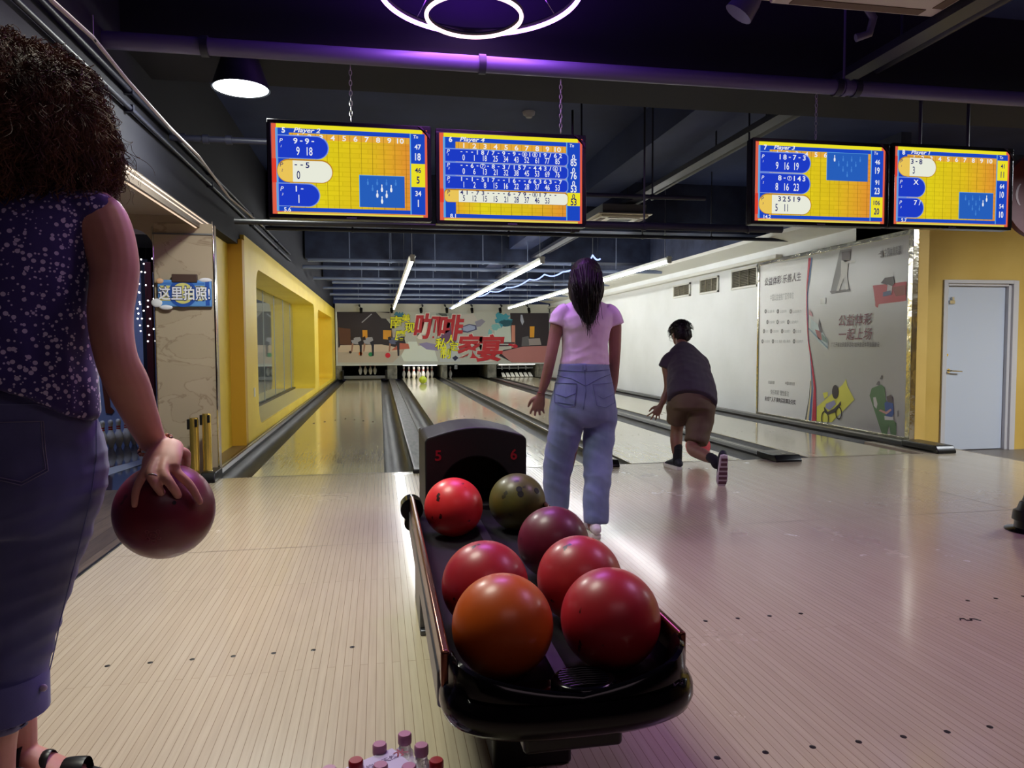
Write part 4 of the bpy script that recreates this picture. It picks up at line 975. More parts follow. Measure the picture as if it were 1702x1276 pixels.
A.pxpoly(C5([(432, 520), (440, 560), (450, 600), (436, 595), (428, 560)]), mc('print_grey_arm', 96, 90, 92), 6)
A.pxpoly(C5([(445, 600), (470, 630), (476, 655), (450, 640)]), mc('print_green_grey', 120, 140, 130), 5)
A.pxline(C5([(376, 575), (430, 630), (478, 680)]), .02, mc('print_steel', 120, 140, 150), 5)
A.pxpoly(C5([(420, 1000), (560, 880), (578, 850), (584, 885), (624, 962), (500, 1085), (418, 1080)]), mc('print_lime', 206, 204, 84), 3)
A.pxpoly(C5([(452, 925), (478, 920), (478, 945), (460, 958)]), mc('print_lime', 206, 204, 84), 3)
p = A.px(X5(521), Y5(920)); A.disc(p[0], p[1], .065, .085, mc('print_dark', 52, 46, 46), 6)
A.pxpoly(C5([(470, 985), (515, 965), (525, 985), (490, 1020), (466, 1005)]), mc('print_lilac_shirt', 140, 140, 172), 6)
A.pxpoly(C5([(460, 1000), (480, 1028), (515, 1010), (540, 985), (550, 970), (552, 990), (520, 1030), (480, 1045), (462, 1030)]), mc('print_dark', 52, 46, 46), 7)
for (cx, cy, rx) in ((465, 1065, 20), (540, 1035, 16)):
    p = A.px(X5(cx), Y5(cy)); ring_ = [(p[0]+rx*.0035*math.cos(a), p[1]+rx*.0045*math.sin(a)) for a in [2*PI*i/16 for i in range(17)]]; A.line(ring_, .016, mc('print_dark', 52, 46, 46), 8)
A.pxpoly(C5([(706, 940), (718, 900), (768, 880), (788, 895), (794, 960), (820, 1060), (852, 1090), (850, 1155), (820, 1150), (812, 1100), (800, 1150), (772, 1145)]), mc('print_green', 92, 124, 84), 3)
A.pxpoly(C5([(726, 950), (740, 948), (750, 985), (744, 1012), (730, 995)]), mc('print_white', 196, 196, 190), 4)
for q in ([(742, 880), (752, 862), (762, 862), (758, 884)], [(762, 850), (772, 828), (778, 832), (772, 852)], [(858, 1025), (864, 1018), (866, 1050), (858, 1058)]): A.pxpoly(C5(q), mc('print_slate2', 112, 110, 108), 4)
A.pxpoly(C5([(800, 945), (822, 936), (834, 950), (832, 980), (806, 975)]), mc('print_hair', 70, 60, 66), 6)
A.pxpoly(C5([(788, 980), (810, 965), (836, 985), (838, 1040), (824, 1062), (795, 1050)]), mc('print_blue_shirt', 70, 92, 148), 5)
A.pxpoly(C5([(800, 1042), (828, 1020), (824, 1010), (798, 1028), (766, 1015), (758, 1022)]), mc('print_skin', 190, 150, 138), 7)
A.pxpoly(C5([(788, 1050), (838, 1058), (834, 1074), (790, 1072)]), mc('print_white', 196, 196, 190), 6)
put('print', A.mb, None, pt)
put('sticker', MB().box(5.446, 5.4515, *sorted((atX(1364, 495, 5.45).y, atX(1373, 495, 5.45).y)), atX(1370, 505, 5.45).z, atX(1370, 495, 5.45).z), mat('sticker_white', srgb(238, 240, 236), .5), pt)
# hook of wire above the panel
single('wire_loop', MB().tube([(5.9, 7.59, 2.62), (5.89, 7.57, 2.5), (5.92, 7.57, 2.42), (5.96, 7.57, 2.46), (5.96, 7.59, 2.62)], .004), m_black, 'black wire loop hanging on the ochre wall beside the banner corner', 'wire')

# ------------------------------------------------------------------ sign on the column, posts, string lights
t = empty('photo_sign', 'blue and yellow striped sign with white characters on the marble column', 'sign', (-1.55, 6.19, 1.36))
s0 = atY(262, 465, 6.18); s1 = atY(353, 510, 6.18)
put('sign_board', MB().box(s0.x, s1.x, 6.16, 6.19, s1.z, s0.z+.0), mat('sign_blue', srgb(96, 150, 214), .4), t, bevel=.01)
A = Art((s0.x, 6.1595, s1.z), (1, 0, 0), (0, 0, 1), .0012); w_, h_ = s1.x-s0.x, s0.z-s1.z
A.rect(0.02, h_*.22, w_-.05, h_*.78, mat('sign_yellow', srgb(214, 208, 120), .45), 1); A.rect(w_-.045, .01, w_-.015, h_-.01, mat('sign_deep_blue', srgb(40, 84, 170), .45), 1)
A.rect(0.02, h_*.82, w_-.05, h_*.9, mat('sign_mid_blue', srgb(66, 120, 196), .45), 1)
A.disc(w_*.47, h_*.5, .108, .108, mat('sign_deep_blue', srgb(40, 84, 170), .45), 2, 32); A.disc(w_*.47, h_*.5, .082, .082, mat('sign_yellow', srgb(214, 208, 120), .45), 3, 32)
A.text('这里拍照!', w_*.5, h_*.5, .118, mat('sign_ink', srgb(20, 50, 110), .45), 4, bold=.055, align='c', fit=w_*.98)
A.text('这里拍照!', w_*.5, h_*.5, .112, mat('sign_letter', srgb(236, 236, 240), .45), 5, bold=.015, align='c', fit=w_*.95)
put('sign_print', A.mb, None, t)
put('top_plate', MB().box(s0.x+.11, s0.x+.30, 6.15, 6.18, s0.z-.02, s0.z+.045), mat('brown_plate', srgb(72, 52, 44), .5), t, bevel=.006)
for cq, rq in (((s0.x-.005, 6.165, s1.z+.03), (.045, .012, .035)), ((s0.x+.06, 6.165, s1.z-.005), (.05, .012, .02)), ((s0.x+.36, 6.165, s0.z), (.05, .012, .018))): put('cloud_shape', MB().ell(cq, rq, 16), mat('sign_cloud', srgb(226, 226, 230), .5), t, 60)
put('small_planet', MB().ell((s0.x+.02, 6.158, s0.z-.01), (.03, .012, .022), 14), mat('planet_orange', srgb(214, 170, 130), .5), t, 60)
m_brass = mat('polished_brass', srgb(222, 190, 96), .2, .8)
for (px, py, Y, lab) in ((322, 694, 6.0, 'left brass queue post, the lower looking one by the column'), (343, 687, 6.02, 'right brass queue post beside the lane kerb')):
    p = atY(px, py, Y); t = empty('queue_post', lab, 'queue post', (p.x, Y, 0), 'brass queue posts')
    put('post', MB().lathe([(.034, 0), (.034, p.z-.02), (.030, p.z), (0, p.z)], (p.x, Y, 0), 28), m_brass, t, 40)
    put('belt_head', MB().box(p.x-.048, p.x-.028, Y-.02, Y+.02, p.z-.09, p.z-.01), m_black, t, bevel=.004); put('belt_clip', MB().box(p.x+.012, p.x+.03, Y-.035, Y-.025, p.z-.07, p.z-.01), m_black, t)
    put('foot', MB().lathe([(.05, 0), (.05, .01), (.036, .02)], (p.x, Y, 0), 24), m_brass, t, 40)
# curtain of string lights in the archway
m_wire = mat('string_wire', srgb(60, 60, 66), .5); m_bulb = glow('bulb_white', srgb(255, 250, 255), 2.6)
bulb0 = None
rnd = random.Random(11)
bm_ = MB().ell((0, 0, 0), (.0085, .0085, .0085), 8, m_bulb); bulb_me = bm_.mesh('bulb', None, (0, 0, 0), 180)
for k in range(13):
    x = -2.62+k*.065; y = 7.0+rnd.uniform(-.35, .5); zb = rnd.uniform(1.08, 1.35)
    t = empty('string_light', 'strand of tiny white lights hanging in the archway beside the column', 'string light', (x, y, zb), 'light strands in the archway')
    pts = [(x+rnd.uniform(-.012, .012), y, 2.02-(2.02-zb)*i/10) for i in range(11)]
    put('wire', MB().tube(pts, .0012, 4), m_wire, t)
    for j in range(9):
        o = bpy.data.objects.new('bulb', bulb_me); COL.objects.link(o); o.parent = t
        o.location = (rnd.uniform(-.02, .02), rnd.uniform(-.02, .02), (1.95-zb)*((j+rnd.random()*.5)/9)**1.35)
# panel with a V shaped mark on the soffit wall
t = empty('round_panel', 'pale rounded panel with a small pink mark over the archway', 'panel', (-2.0, 6.1, 2.0))
put('plate', MB().box(-2.5, -1.95, 6.14, 6.2, 1.93, 2.07), mat('pale_panel', srgb(168, 166, 172), .5), t, bevel=.01)
A = Art((-2.5, 6.1385, 1.93), (1, 0, 0), (0, 0, 1), .001); A.line([(.38, .11), (.42, .05), (.46, .11)], .016, mat('pink_mark', srgb(176, 110, 116), .5), 1); put('mark', A.mb, None, t)
# backdrop figure and pins in front of it
t = empty('wall_picture', 'brown painted long-legged figure on the blue backdrop', 'picture', (-2.9, 8.89, .4))
A = Art((0, 8.895, 0), (1, 0, 0), (0, 0, 1), .0)
mbz = mat('print_brown_figure', srgb(120, 62, 44), .5)
mB = MB()
def slab(pxs): mB.prism([atY(x, y, 8.895) for x, y in pxs], (0, -.006, 0))
slab([(150, 560), (168, 560), (176, 610), (184, 676), (190, 682), (186, 688), (176, 686), (170, 640), (165, 612), (161, 650), (163, 690), (155, 700), (150, 690)])
put('figure', mB, mbz, t)
for k in range(7):
    o = pin(-2.87+.0475*k, 8.0+.088*k, 0, f'{["nearest", "second", "third", "fourth", "fifth", "sixth", "farthest"][k]} of the display pins in front of the blue backdrop', 'display pins by the blue backdrop'); o.scale = (.78, .78, .78)
bl = area('photo_corner_lamp', (-3.2, 7.6, 2.9), (math.radians(-25), 0, 0), 1.4, .5, 28, (.52, .62, 1.0))
# ================================================================== ball return and balls
m_gb = mat('gloss_black', srgb(6, 5, 8), .14, coat=.1, spec=.25)
m_hood = mat('hood_black', srgb(14, 10, 17), .5)
m_bed = mat('rack_bed', srgb(26, 24, 28), .4)
m_copper = mat('rail_bronze', srgb(112, 66, 50), .22, .7)
m_silver = mat('rack_silver', srgb(96, 98, 104), .32, .6)
rk = empty('ball_return', 'black ball return rack with bronze side rails holding bowling balls', 'ball return', (.37, 2.2, 0))
cxr = .361
zb = .345
# bed with two ball tracks
prof = [(-.235, .0), (-.235, .04), (-.215, .055)]
def track(x0):
    return [(x0+.105*math.cos(PI+PI*k/8)*1.0, zb+.03-.028*math.sin(PI*k/8)) for k in range(9)]
tp = [(cxr-.235, zb+.055)]+track(cxr-.12)+track(cxr+.12)+[(cxr+.235, zb+.055), (cxr+.235, zb-.03), (cxr-.235, zb-.03)]
put('bed', MB().prism([(x, 1.38, z) for x, z in tp], (0, 1.70, 0)), m_bed, rk, 40)
for s in (-1, 1):
    x = cxr+s*.235
    b = MB(); x0, x1 = sorted((x, x+s*.018)); b.box(x0, x1, 1.38, 2.86, zb+.04, zb+.115)
    put('side_rail', b, m_copper, rk, bevel=.006)
    b = MB(); x0, x1 = sorted((x+s*.004, x+s*.022)); b.box(x0, x1, 1.43, 2.9, zb-.025, zb+.055)
    put('side_panel', b, m_silver, rk, bevel=.008)
    e_ = MB(); e_.cyl((x+s*.01, 2.86, zb+.06), (x+s*.01, 2.95, zb+.06), .045, n=20); e_.cyl((x+s*.01, 2.88, zb+.0), (x+s*.01, 2.93, zb+.0), .03, n=16)
    put('rail_end', e_, m_gb, rk, 50)
# front bumper: rounded tray lip
def bump_curve(hw, dep, y0, n=28):
    pts = []
    for i in range(n+1):
        a = PI*i/n; ca, sa = math.cos(a), math.sin(a)
        pts.append((cxr-hw*(abs(ca)**.72)*(1 if ca > 0 else -1), y0-dep*(sa**.8)))
    return pts
bm = MB()
levels = [(.226, .112, .448), (.232, .122, .455), (.240, .132, .450), (.243, .136, .425), (.242, .135, .402), (.248, .142, .395), (.256, .152, .378), (.257, .154, .358), (.250, .146, .338), (.232, .125, .322)]
vs = []; N = 29
for hw, dp_, z in levels:
    for (x, y) in bump_curve(hw, dp_, 1.395):
        drop = .05*max(0, 1-abs((x-cxr)/.22))**.7 if z > .40 else 0
        vs.append((x, y, z-drop))
fs = [(l*N+i, l*N+i+1, (l+1)*N+i+1, (l+1)*N+i) for l in range(len(levels)-1) for i in range(N-1)]
bm.add(vs, fs)
# inner slope and closing faces
inn = []
for (x, y) in bump_curve(.205, .085, 1.40): inn.append((x, y, .375))
base = len(bm.v); bm.v += inn; bm.f += [(i, base+i, base+i+1, i+1) for i in range(N-1)]; bm.mi += [0]*(N-1)
bm.f.append(tuple(base+i for i in range(N))); bm.mi.append(0)
bm.f.append(tuple((len(levels)-1)*N+i for i in range(N))); bm.mi.append(0)
put('front_bumper', bm, m_gb, rk, 60)
gr = MB(); gx, gy, gz = .392, 1.375, .374
gr.lathe([(.066, 0), (.066, .008), (.060, .013), (.0, .010)], (gx, gy, gz), 32, sy=.85)
for k in range(8): w_ = .05*math.sqrt(max(.1, 1-((k-3.5)/5)**2)); gr.tube([(gx-w_, gy-.035+.010*k, gz+.012), (gx, gy-.038+.010*k, gz+.017), (gx+w_, gy-.035+.010*k, gz+.012)], .0032, 8)
put('hand_dryer_grille', gr, m_gb, rk, 50)
put('underside_box', MB().box(cxr-.10, cxr+.10, 1.33, 1.6, .262, .32), m_black, rk, bevel=.01)
# pedestals and floor brackets
put('pedestal', MB().box(cxr-.10, cxr+.10, 1.72, 2.0, 0, zb-.03), m_black, rk, bevel=.01)
put('pedestal', MB().box(cxr-.14, cxr+.14, 2.62, 2.95, 0, zb-.03), m_black, rk, bevel=.01)
put('floor_bracket', MB().box(.13, .19, 2.6, 3.0, 0, .02).box(.13, .15, 2.62, 2.98, .02, .16), m_silver, rk, bevel=.005)
# hood with ball opening
hx0, hx1, hy0, hy1, hzt, arch = .180, .614, 3.04, 3.42, .665, .04
bmh = bmesh.new(); outline = [(hx0, zb-.05), (hx1, zb-.05), (hx1, hzt-.015), (hx1-.012, hzt)]+[(hx1-.012-(hx1-hx0-.024)*k/10, hzt+arch*math.sin(PI*k/10)) for k in range(1, 10)]+[(hx0+.012, hzt), (hx0, hzt-.015)]
hc = Vector(((hx0+hx1)/2+.0, 0)); hole = [(hc.x+.155*math.cos(PI*k/14), .425+.155*math.sin(PI*k/14)) for k in range(15)]+[(hc.x-.155, zb+.03), (hc.x+.155, zb+.03)]
def lp(p): 
    v = [bmh.verts.new((x, hy0, z)) for x, z in p]; return [bmh.edges.new((v[i], v[(i+1) % len(v)])) for i in range(len(v))]
bmesh.ops.triangle_fill(bmh, use_beauty=True, edges=lp(outline)+lp(hole), normal=(0, -1, 0))
g = bmesh.ops.extrude_face_region(bmh, geom=bmh.faces[:]); bmesh.ops.translate(bmh, verts=[v for v in g['geom'] if isinstance(v, bmesh.types.BMVert)], vec=(0, hy1-hy0, 0))
bmesh.ops.recalc_face_normals(bmh, faces=bmh.faces); meh = bpy.data.meshes.new('hood'); bmh.to_mesh(meh); bmh.free(); meh.materials.append(m_hood)
oh = put('hood', meh, None, rk); bv = oh.modifiers.new('b', 'BEVEL'); bv.width = .006; bv.segments = 2; bv.limit_method = 'ANGLE'
put('hood_back', MB().box(hx0+.01, hx1-.01, hy1-.02, hy1+.3, 0, hzt-.03), m_hood, rk, bevel=.01)
A = Art((hx0, hy0-.001, zb), (1, 0, 0), (0, 0, 1), .001)
mred = mat('dim_red_number', srgb(120, 16, 30), .4, emit=srgb(150, 10, 30), estr=.06)
A.text('5', .055, .245, .062, mred, 1, bold=.02, align='c'); put('lane_number', A.mb, None, rk)
A = Art((hx0, hy0-.001, zb), (1, 0, 0), (0, 0, 1), .001); A.text('6', .378, .24, .062, mred, 1, bold=.02, align='c'); put('lane_number', A.mb, None, rk)

def ball_mat(name, c, c2, mark, rough=.24, scr=.5):
    m = mat(name, c, rough+.16, coat=.22); m.node_tree.nodes['Principled BSDF'].inputs['Coat Roughness'].default_value = .22; nt = m.node_tree; b = nt.nodes['Principled BSDF']; L = nt.links.new
    tc = nt.nodes.new('ShaderNodeTexCoord')
    n = nt.nodes.new('ShaderNodeTexNoise'); n.inputs['Scale'].default_value = 9; n.inputs['Detail'].default_value = 5
    L(tc.outputs['Object'], n.inputs['Vector'])
    r = nt.nodes.new('ShaderNodeValToRGB'); r.color_ramp.elements[0].position = .3; r.color_ramp.elements[1].position = .7
    r.color_ramp.elements[0].color = c; r.color_ramp.elements[1].color = c2; L(n.outputs['Fac'], r.inputs[0])
    v = nt.nodes.new('ShaderNodeTexNoise'); v.inputs['Scale'].default_value = 22; v.inputs['Detail'].default_value = 3; L(tc.outputs['Object'], v.inputs['Vector'])
    r2 = nt.nodes.new('ShaderNodeValToRGB'); r2.color_ramp.elements[0].position = .70-.03*scr; r2.color_ramp.elements[1].position = .73-.03*scr
    r2.color_ramp.elements[0].color = (0, 0, 0, 1); r2.color_ramp.elements[1].color = (1, 1, 1, 1); L(v.outputs['Fac'], r2.inputs[0])
    mx = nt.nodes.new('ShaderNodeMix'); mx.data_type = 'RGBA'; L(r2.outputs[0], mx.inputs[0]); L(r.outputs[0], mx.inputs[6]); mx.inputs[7].default_value = mark
    L(mx.outputs[2], b.inputs['Base Color'])
    vv = nt.nodes.new('ShaderNodeTexVoronoi'); vv.feature = 'DISTANCE_TO_EDGE'; vv.inputs['Scale'].default_value = 28; L(tc.outputs['Object'], vv.inputs['Vector'])
    bp = nt.nodes.new('ShaderNodeBump'); bp.inputs['Strength'].default_value = .06; bp.inputs['Distance'].default_value = .001; L(vv.outputs[0], bp.inputs['Height']); L(bp.outputs[0], b.inputs['Normal'])
    return m
R_ = .108
def hole_sphere(holes, n=48):
    """sphere of radius R_ with finger holes sunk in the given directions"""
    bm = bmesh.new(); bmesh.ops.create_uvsphere(bm, u_segments=64, v_segments=40, radius=R_)
    me = bpy.data.meshes.new('b'); bm.to_mesh(me); bm.free(); me.polygons.foreach_set('use_smooth', [True]*len(me.polygons)); return me
m_hole = mat('finger_hole', srgb(10, 6, 8), .6)
def ball(x, y, z, m, lab, holes=(), group='balls on the ball return', emblem=None, r=R_):
    o = bpy.data.objects.new('bowling_ball', hole_sphere(())); o.data.materials.append(m); COL.objects.link(o); o.location = (x, y, z); o.scale = (r/R_,)*3
    props(o, lab, 'bowling ball', group)
    if not holes and emblem is None: o.rotation_euler = (x*37 % 6, y*23 % 6, (x+y)*11 % 6)
    if holes:
        for (dx, dy, dz, hr) in holes:
            h = MB()
            d = Vector((dx, dy, dz)).normalized(); c = d*(R_*math.cos(math.asin(hr/R_)))
            h.cyl(c-d*.03+Vector((0, 0, 0)), c+d*.0012, hr, hr, n=20)
            put('finger_hole', h, m_hole, o, 40, world=False)
    if emblem:
        e = MB(); d = Vector(emblem[:3]).normalized(); a = d.orthogonal().normalized()
        a = Vector((1, 0, 0)); a = (a-d*a.dot(d)).normalized(); b = d.cross(a)
        def onb(u, v): return (d*R_+a*u+b*v).normalized()*(R_+.0004)
        for (cu, cv, rr_) in ((0, 0, .011), (0, 0, .005), (-.011, .009, .004), (.011, .009, .004), (0, -.014, .005), (.011, -.008, .004), (-.011, -.008, .004)):
            e.loft([onb(cu+rr_*math.cos(t), cv+rr_*math.sin(t)) for t in [2*PI*i/16 for i in range(16)]], [(.0006, .0006)]*16, n=4, close=True)
        put('emblem', e, mat('emblem_pink', srgb(150, 70, 84), .4), o, world=False)
    return o
dk = srgb(50, 14, 16)
red = ball_mat('ball_red', srgb(182, 38, 48), srgb(170, 32, 44), dk, scr=.9); red2 = ball_mat('ball_coral', srgb(226, 48, 50), srgb(214, 40, 46), dk, scr=1.0)
red3 = ball_mat('ball_crimson', srgb(172, 42, 52), srgb(184, 48, 56), dk, scr=1.2); red4 = ball_mat('ball_cherry', srgb(184, 40, 54), srgb(172, 34, 48), dk, scr=1.0)
ora = ball_mat('ball_orange', srgb(206, 92, 22), srgb(194, 80, 18), srgb(150, 60, 20), scr=.3); pur = ball_mat('ball_plum', srgb(112, 24, 52), srgb(96, 18, 44), srgb(50, 8, 24), scr=.1, rough=.3)
oli = ball_mat('ball_olive', srgb(94, 88, 34), srgb(66, 66, 28), srgb(44, 42, 18), scr=1.2, rough=.3)
zc = zb+.002+R_
ball(.2605, 2.656, zc, red2, 'bright red ball with black scuffs at the back left of the rack')
ball(.508, 2.698, zc, oli, 'dark olive green ball with three finger holes', ((-.08, -.78, .60, .0115), (-.05, -.88, .46, .0115), (.56, -.66, .50, .012)))
ball(.5085, 2.115, zc, pur, 'plum purple ball behind the right-hand red balls')
ball(.4926, 1.765, zc+.001, red3, 'worn red ball between the purple ball and the front right red ball')
ball(.486, 1.492, zc+.001, red, 'large front right red ball on the rack')
ball(.249, 1.498, zc+.001, ora, 'orange ball at the front left of the rack')
ball(.250, 1.765, zc+.001, red4, 'scratched red ball right behind the orange one')
lime = ball_mat('ball_lime', srgb(170, 190, 40), srgb(190, 206, 60), srgb(110, 120, 30), scr=.2)
ball(1.165, 20.2, R_+.001, lime, 'small lime green ball rolling towards the full rack of pins', group=None)
tball = ball_mat('ball_salmon', srgb(226, 84, 96), srgb(214, 76, 90), dk, scr=.2)
p = atY(1160, 741, 6.0)
BOYBALL = p
ball(p.x, p.y, p.z, tball, 'salmon red ball just released past the legs of the boy', group=None)
HB = Vector((-.4885, 1.759, .678))
hb = ball_mat('ball_burgundy', srgb(108, 22, 44), srgb(92, 18, 38), srgb(60, 10, 24), scr=.1, rough=.3)
ball(HB.x, HB.y, HB.z, hb, 'burgundy ball held in the hand of the curly haired woman', (((.42), -.85, .33, .004),), group=None, emblem=(.03, -.93, -.28))

# ------------------------------------------------------------------ pack of water bottles by the bottom edge
m_pet = mat('clear_plastic', (.9, .86, .95), .08, trans=.85, ior=1.3); m_capr = mat('cap_red', srgb(150, 22, 34), .35); m_capp = mat('cap_pink', srgb(176, 120, 150), .3)
m_lab = mat('bottle_label', srgb(200, 180, 214), .4)
b0 = None
spots = [(.040, 1.505, 0), (-.012, 1.475, 0), (.072, 1.455, 0), (.098, 1.395, 1), (-.058, 1.425, 1), (-.108, 1.405, 0), (.044, 1.385, 0), (-.01, 1.40, 0), (-.06, 1.36, 0), (.03, 1.325, 0)]
names_ = ['farthest bottle at the tip of the pack', 'bottle left of the farthest one', 'bottle right of the farthest one', 'red-capped bottle at the right edge of the pack', 'red-capped bottle in the left half of the pack', 'leftmost bottle of the pack', 'bottle just left of the right red-capped one', 'bottle in the middle of the pack', 'bottle in front of the left red-capped one', 'nearest bottle, at the bottom edge']
for k, (x, y, rd) in enumerate(spots):
    t = empty('water_bottle', 'clear water bottle with pink cap, '+names_[k] if not rd else 'clear water '+names_[k], 'bottle', (x, y, 0), 'bottles of the water pack')
    put('bottle_body', MB().lathe([(.0, 0), (.022, 0), (.024, .01), (.0245, .13), (.022, .165), (.013, .20), (.0115, .22)], (x, y, 0), 20), m_pet, t, 50)
    put('label_band', MB().lathe([(.0249, .05), (.0249, .12)], (x, y, 0), 20), m_lab, t, 50)
    put('cap', MB().lathe([(.0135, .216), (.0145, .218), (.0145, .234), (.0125, .237), (0, .237)], (x, y, 0), 20), m_capr if rd else m_capp, t, 40)
wf = mat('shrink_film', srgb(206, 196, 226), .12, alpha=.62, bump=(60, .9, .012), spec=.8)
fm = MB(); gx_, gy_ = 26, 26; fv = []; ff = []; idx = {}
def in_poly(x, y, P_):
    c = False; j = len(P_)-1
    for i in range(len(P_)):
        if (P_[i][1] > y) != (P_[j][1] > y) and x < (P_[j][0]-P_[i][0])*(y-P_[i][1])/(P_[j][1]-P_[i][1])+P_[i][0]: c = not c
        j = i
    return c
FP = [(-.13, 1.30), (.06, 1.28), (.115, 1.37), (.092, 1.45), (.045, 1.52), (-.02, 1.50), (-.08, 1.455), (-.125, 1.42)]
for i in range(gx_+1):
    for j in range(gy_+1):
        x = -.14+.27*i/gx_; y = 1.27+.26*j/gy_
        if in_poly(x, y, FP):
            dmin = min(math.hypot(x-sx, y-sy) for sx, sy, _ in spots)
            z = .206+.016*math.exp(-(dmin/.014)**2)-.012*min(1, dmin/.05)+.006*noise.noise(Vector((x*60, y*60, 3))); idx[(i, j)] = len(fv); fv.append((x, y, z))
for (i, j) in list(idx):
    q = [(i, j), (i+1, j), (i+1, j+1), (i, j+1)]
    if all(k in idx for k in q): ff.append(tuple(idx[k] for k in q))
fm.add(fv, ff)
single('shrink_wrap', fm, wf, 'crinkled clear film stretched over the water bottles', 'plastic film', smooth=180)
A = Art((-.03, 1.385, .222), (.86, .5, 0), (-.5, .86, 0), .0005)
A.rect(-.02, -.035, .085, .06, mat('insert_lilac', srgb(196, 184, 216), .3), 0); A.text('水', .075, .035, .028, mat('print_dark_red', srgb(130, 20, 40), .4), 1, bold=.03); A.text('饮用天然', .01, .03, .017, mat('print_violet_ink', srgb(90, 60, 110), .4), 1, bold=.01); A.text('II', .0, .0, .026, mat('print_dark_red', srgb(130, 20, 40), .4), 1, bold=.03)
lb = single('film_print', A.mb, None, 'printed paper insert with red characters on the water pack', 'label')
# black rubber based thing at the right edge
t = empty('equipment_base', 'black stepped rubber base cut off by the right edge of the photo', 'stand', (3.62, 3.52, 0))
put('flange', MB().lathe([(.14, 0), (.14, .006), (.10, .016), (.085, .02)], (3.585, 3.43, 0), 32), m_gb, t, 40)
put('cone', MB().lathe([(.095, .018), (.09, .06), (.105, .062), (.10, .11), (.085, .115), (.07, .16), (.06, .165), (.045, .22), (0, .222)], (3.585, 3.43, 0), 32), m_black, t, 40)
# ================================================================== people
V = Vector
def spline(pts, rs, k=5):
    """Catmull-Rom through points (and radii, numbers or pairs)"""
    P_ = [V(p) for p in pts]; R = [(r, r) if not isinstance(r, tuple) else r for r in rs]; out = []; ro = []
    n = len(P_)
    def cr(a, b, c, d, t): return .5*((2*b)+(c-a)*t+(2*a-5*b+4*c-d)*t*t+(3*b-a-3*c+d)*t*t*t)
    for i in range(n-1):
        a, b, c, d = P_[max(i-1, 0)], P_[i], P_[i+1], P_[min(i+2, n-1)]
        ra, rb, rc, rd = R[max(i-1, 0)], R[i], R[i+1], R[min(i+2, n-1)]
        for j in range(k):
            t = j/k; out.append(cr(a, b, c, d, t)); ro.append(tuple(max(.001, cr(ra[q], rb[q], rc[q], rd[q], t)) for q in (0, 1)))
    out.append(P_[-1]); ro.append(R[-1])
    return out, ro
def limb(mb, pts, rs, k=5, n=16, up=None, ends=True):
    p, r = spline(pts, rs, k); mb.loft(p, r, n=n, up=up)
    if ends:
        for q, rr_ in ((p[0], r[0]), (p[-1], r[-1])): mb.ell(q, (min(rr_),)*3, 12)
    return mb
def torso(mb, rings, n=24):
    """rings: (x, y, z, half width, half depth), stacked upwards"""
    p, r = spline([V(q[:3]) for q in rings], [(q[3], q[4]) for q in rings], 5)
    vs = []; fs = []
    for c, (a, b) in zip(p, r):
        for i in range(n):
            t = 2*PI*i/n; ct, st_ = math.cos(t), math.sin(t)
            vs.append((c.x+a*abs(ct)**.85*(1 if ct > 0 else -1), c.y+b*abs(st_)**.9*(1 if st_ > 0 else -1), c.z))
    N = len(p)
    for i in range(N-1):
        for q in range(n): fs.append((i*n+q, i*n+(q+1) % n, (i+1)*n+(q+1) % n, (i+1)*n+q))
    fs.append(tuple(range(n-1, -1, -1))); fs.append(tuple((N-1)*n+q for q in range(n)))
    mb.add(vs, fs)
def fuse(mb, vox, sm=6, fac=.5):
    me = mb.mesh('tmp'); o = bpy.data.objects.new('tmp', me); COL.objects.link(o)
    m = o.modifiers.new('r', 'REMESH'); m.mode = 'VOXEL'; m.voxel_size = vox
    m = o.modifiers.new('s', 'SMOOTH'); m.iterations = sm; m.factor = fac
    dg = bpy.context.evaluated_depsgraph_get(); out = bpy.data.meshes.new_from_object(o.evaluated_get(dg))
    bpy.data.objects.remove(o); bpy.data.meshes.remove(me)
    out.polygons.foreach_set('use_smooth', [True]*len(out.polygons)); return out
def displace(me, fn):
    me.update(); ns = [v.normal.copy() for v in me.vertices]
    for v, n in zip(me.vertices, ns): v.co += n*fn(v.co, n)
    me.update(); return me
def folds(ax, ay, az, amp, seed=0.):
    return lambda c, n: amp*(1-2*abs(noise.noise(V((c.x*ax+seed, c.y*ay, c.z*az)))))*.6+amp*.5*noise.noise(V((c.x*ax*2.3, c.y*ay*2.3+seed, c.z*az*2.1)))
def wear(name, me, mt, parent):
    me.materials.clear(); me.materials.append(mt); me.name = name
    return put(name, me, None, parent)
def bvh(me, parent):
    o_ = root_loc(parent); vs = [v.co+o_ for v in me.vertices]; return BVHTree.FromPolygons(vs, [tuple(p.vertices) for p in me.polygons])
def hit(tree, x, y, off):
    d = ray(x, y).normalized(); h = tree.ray_cast(O0, d)
    return None if h[0] is None else h[0]+h[1]*off*(1 if h[1].dot(d) < 0 else -1)
def stitch(tree, pts, r, off=.0015, step=3.):
    out = []
    for (a, b) in zip(pts[:-1], pts[1:]):
        n = max(1, int(math.hypot(b[0]-a[0], b[1]-a[1])/step))
        for i in range(n):
            q = hit(tree, a[0]+(b[0]-a[0])*i/n, a[1]+(b[1]-a[1])*i/n, off)
            if q is not None: out.append(q)
    q = hit(tree, *pts[-1], off)
    if q is not None: out.append(q)
    return MB().tube(out, r, 5) if len(out) > 1 else MB()
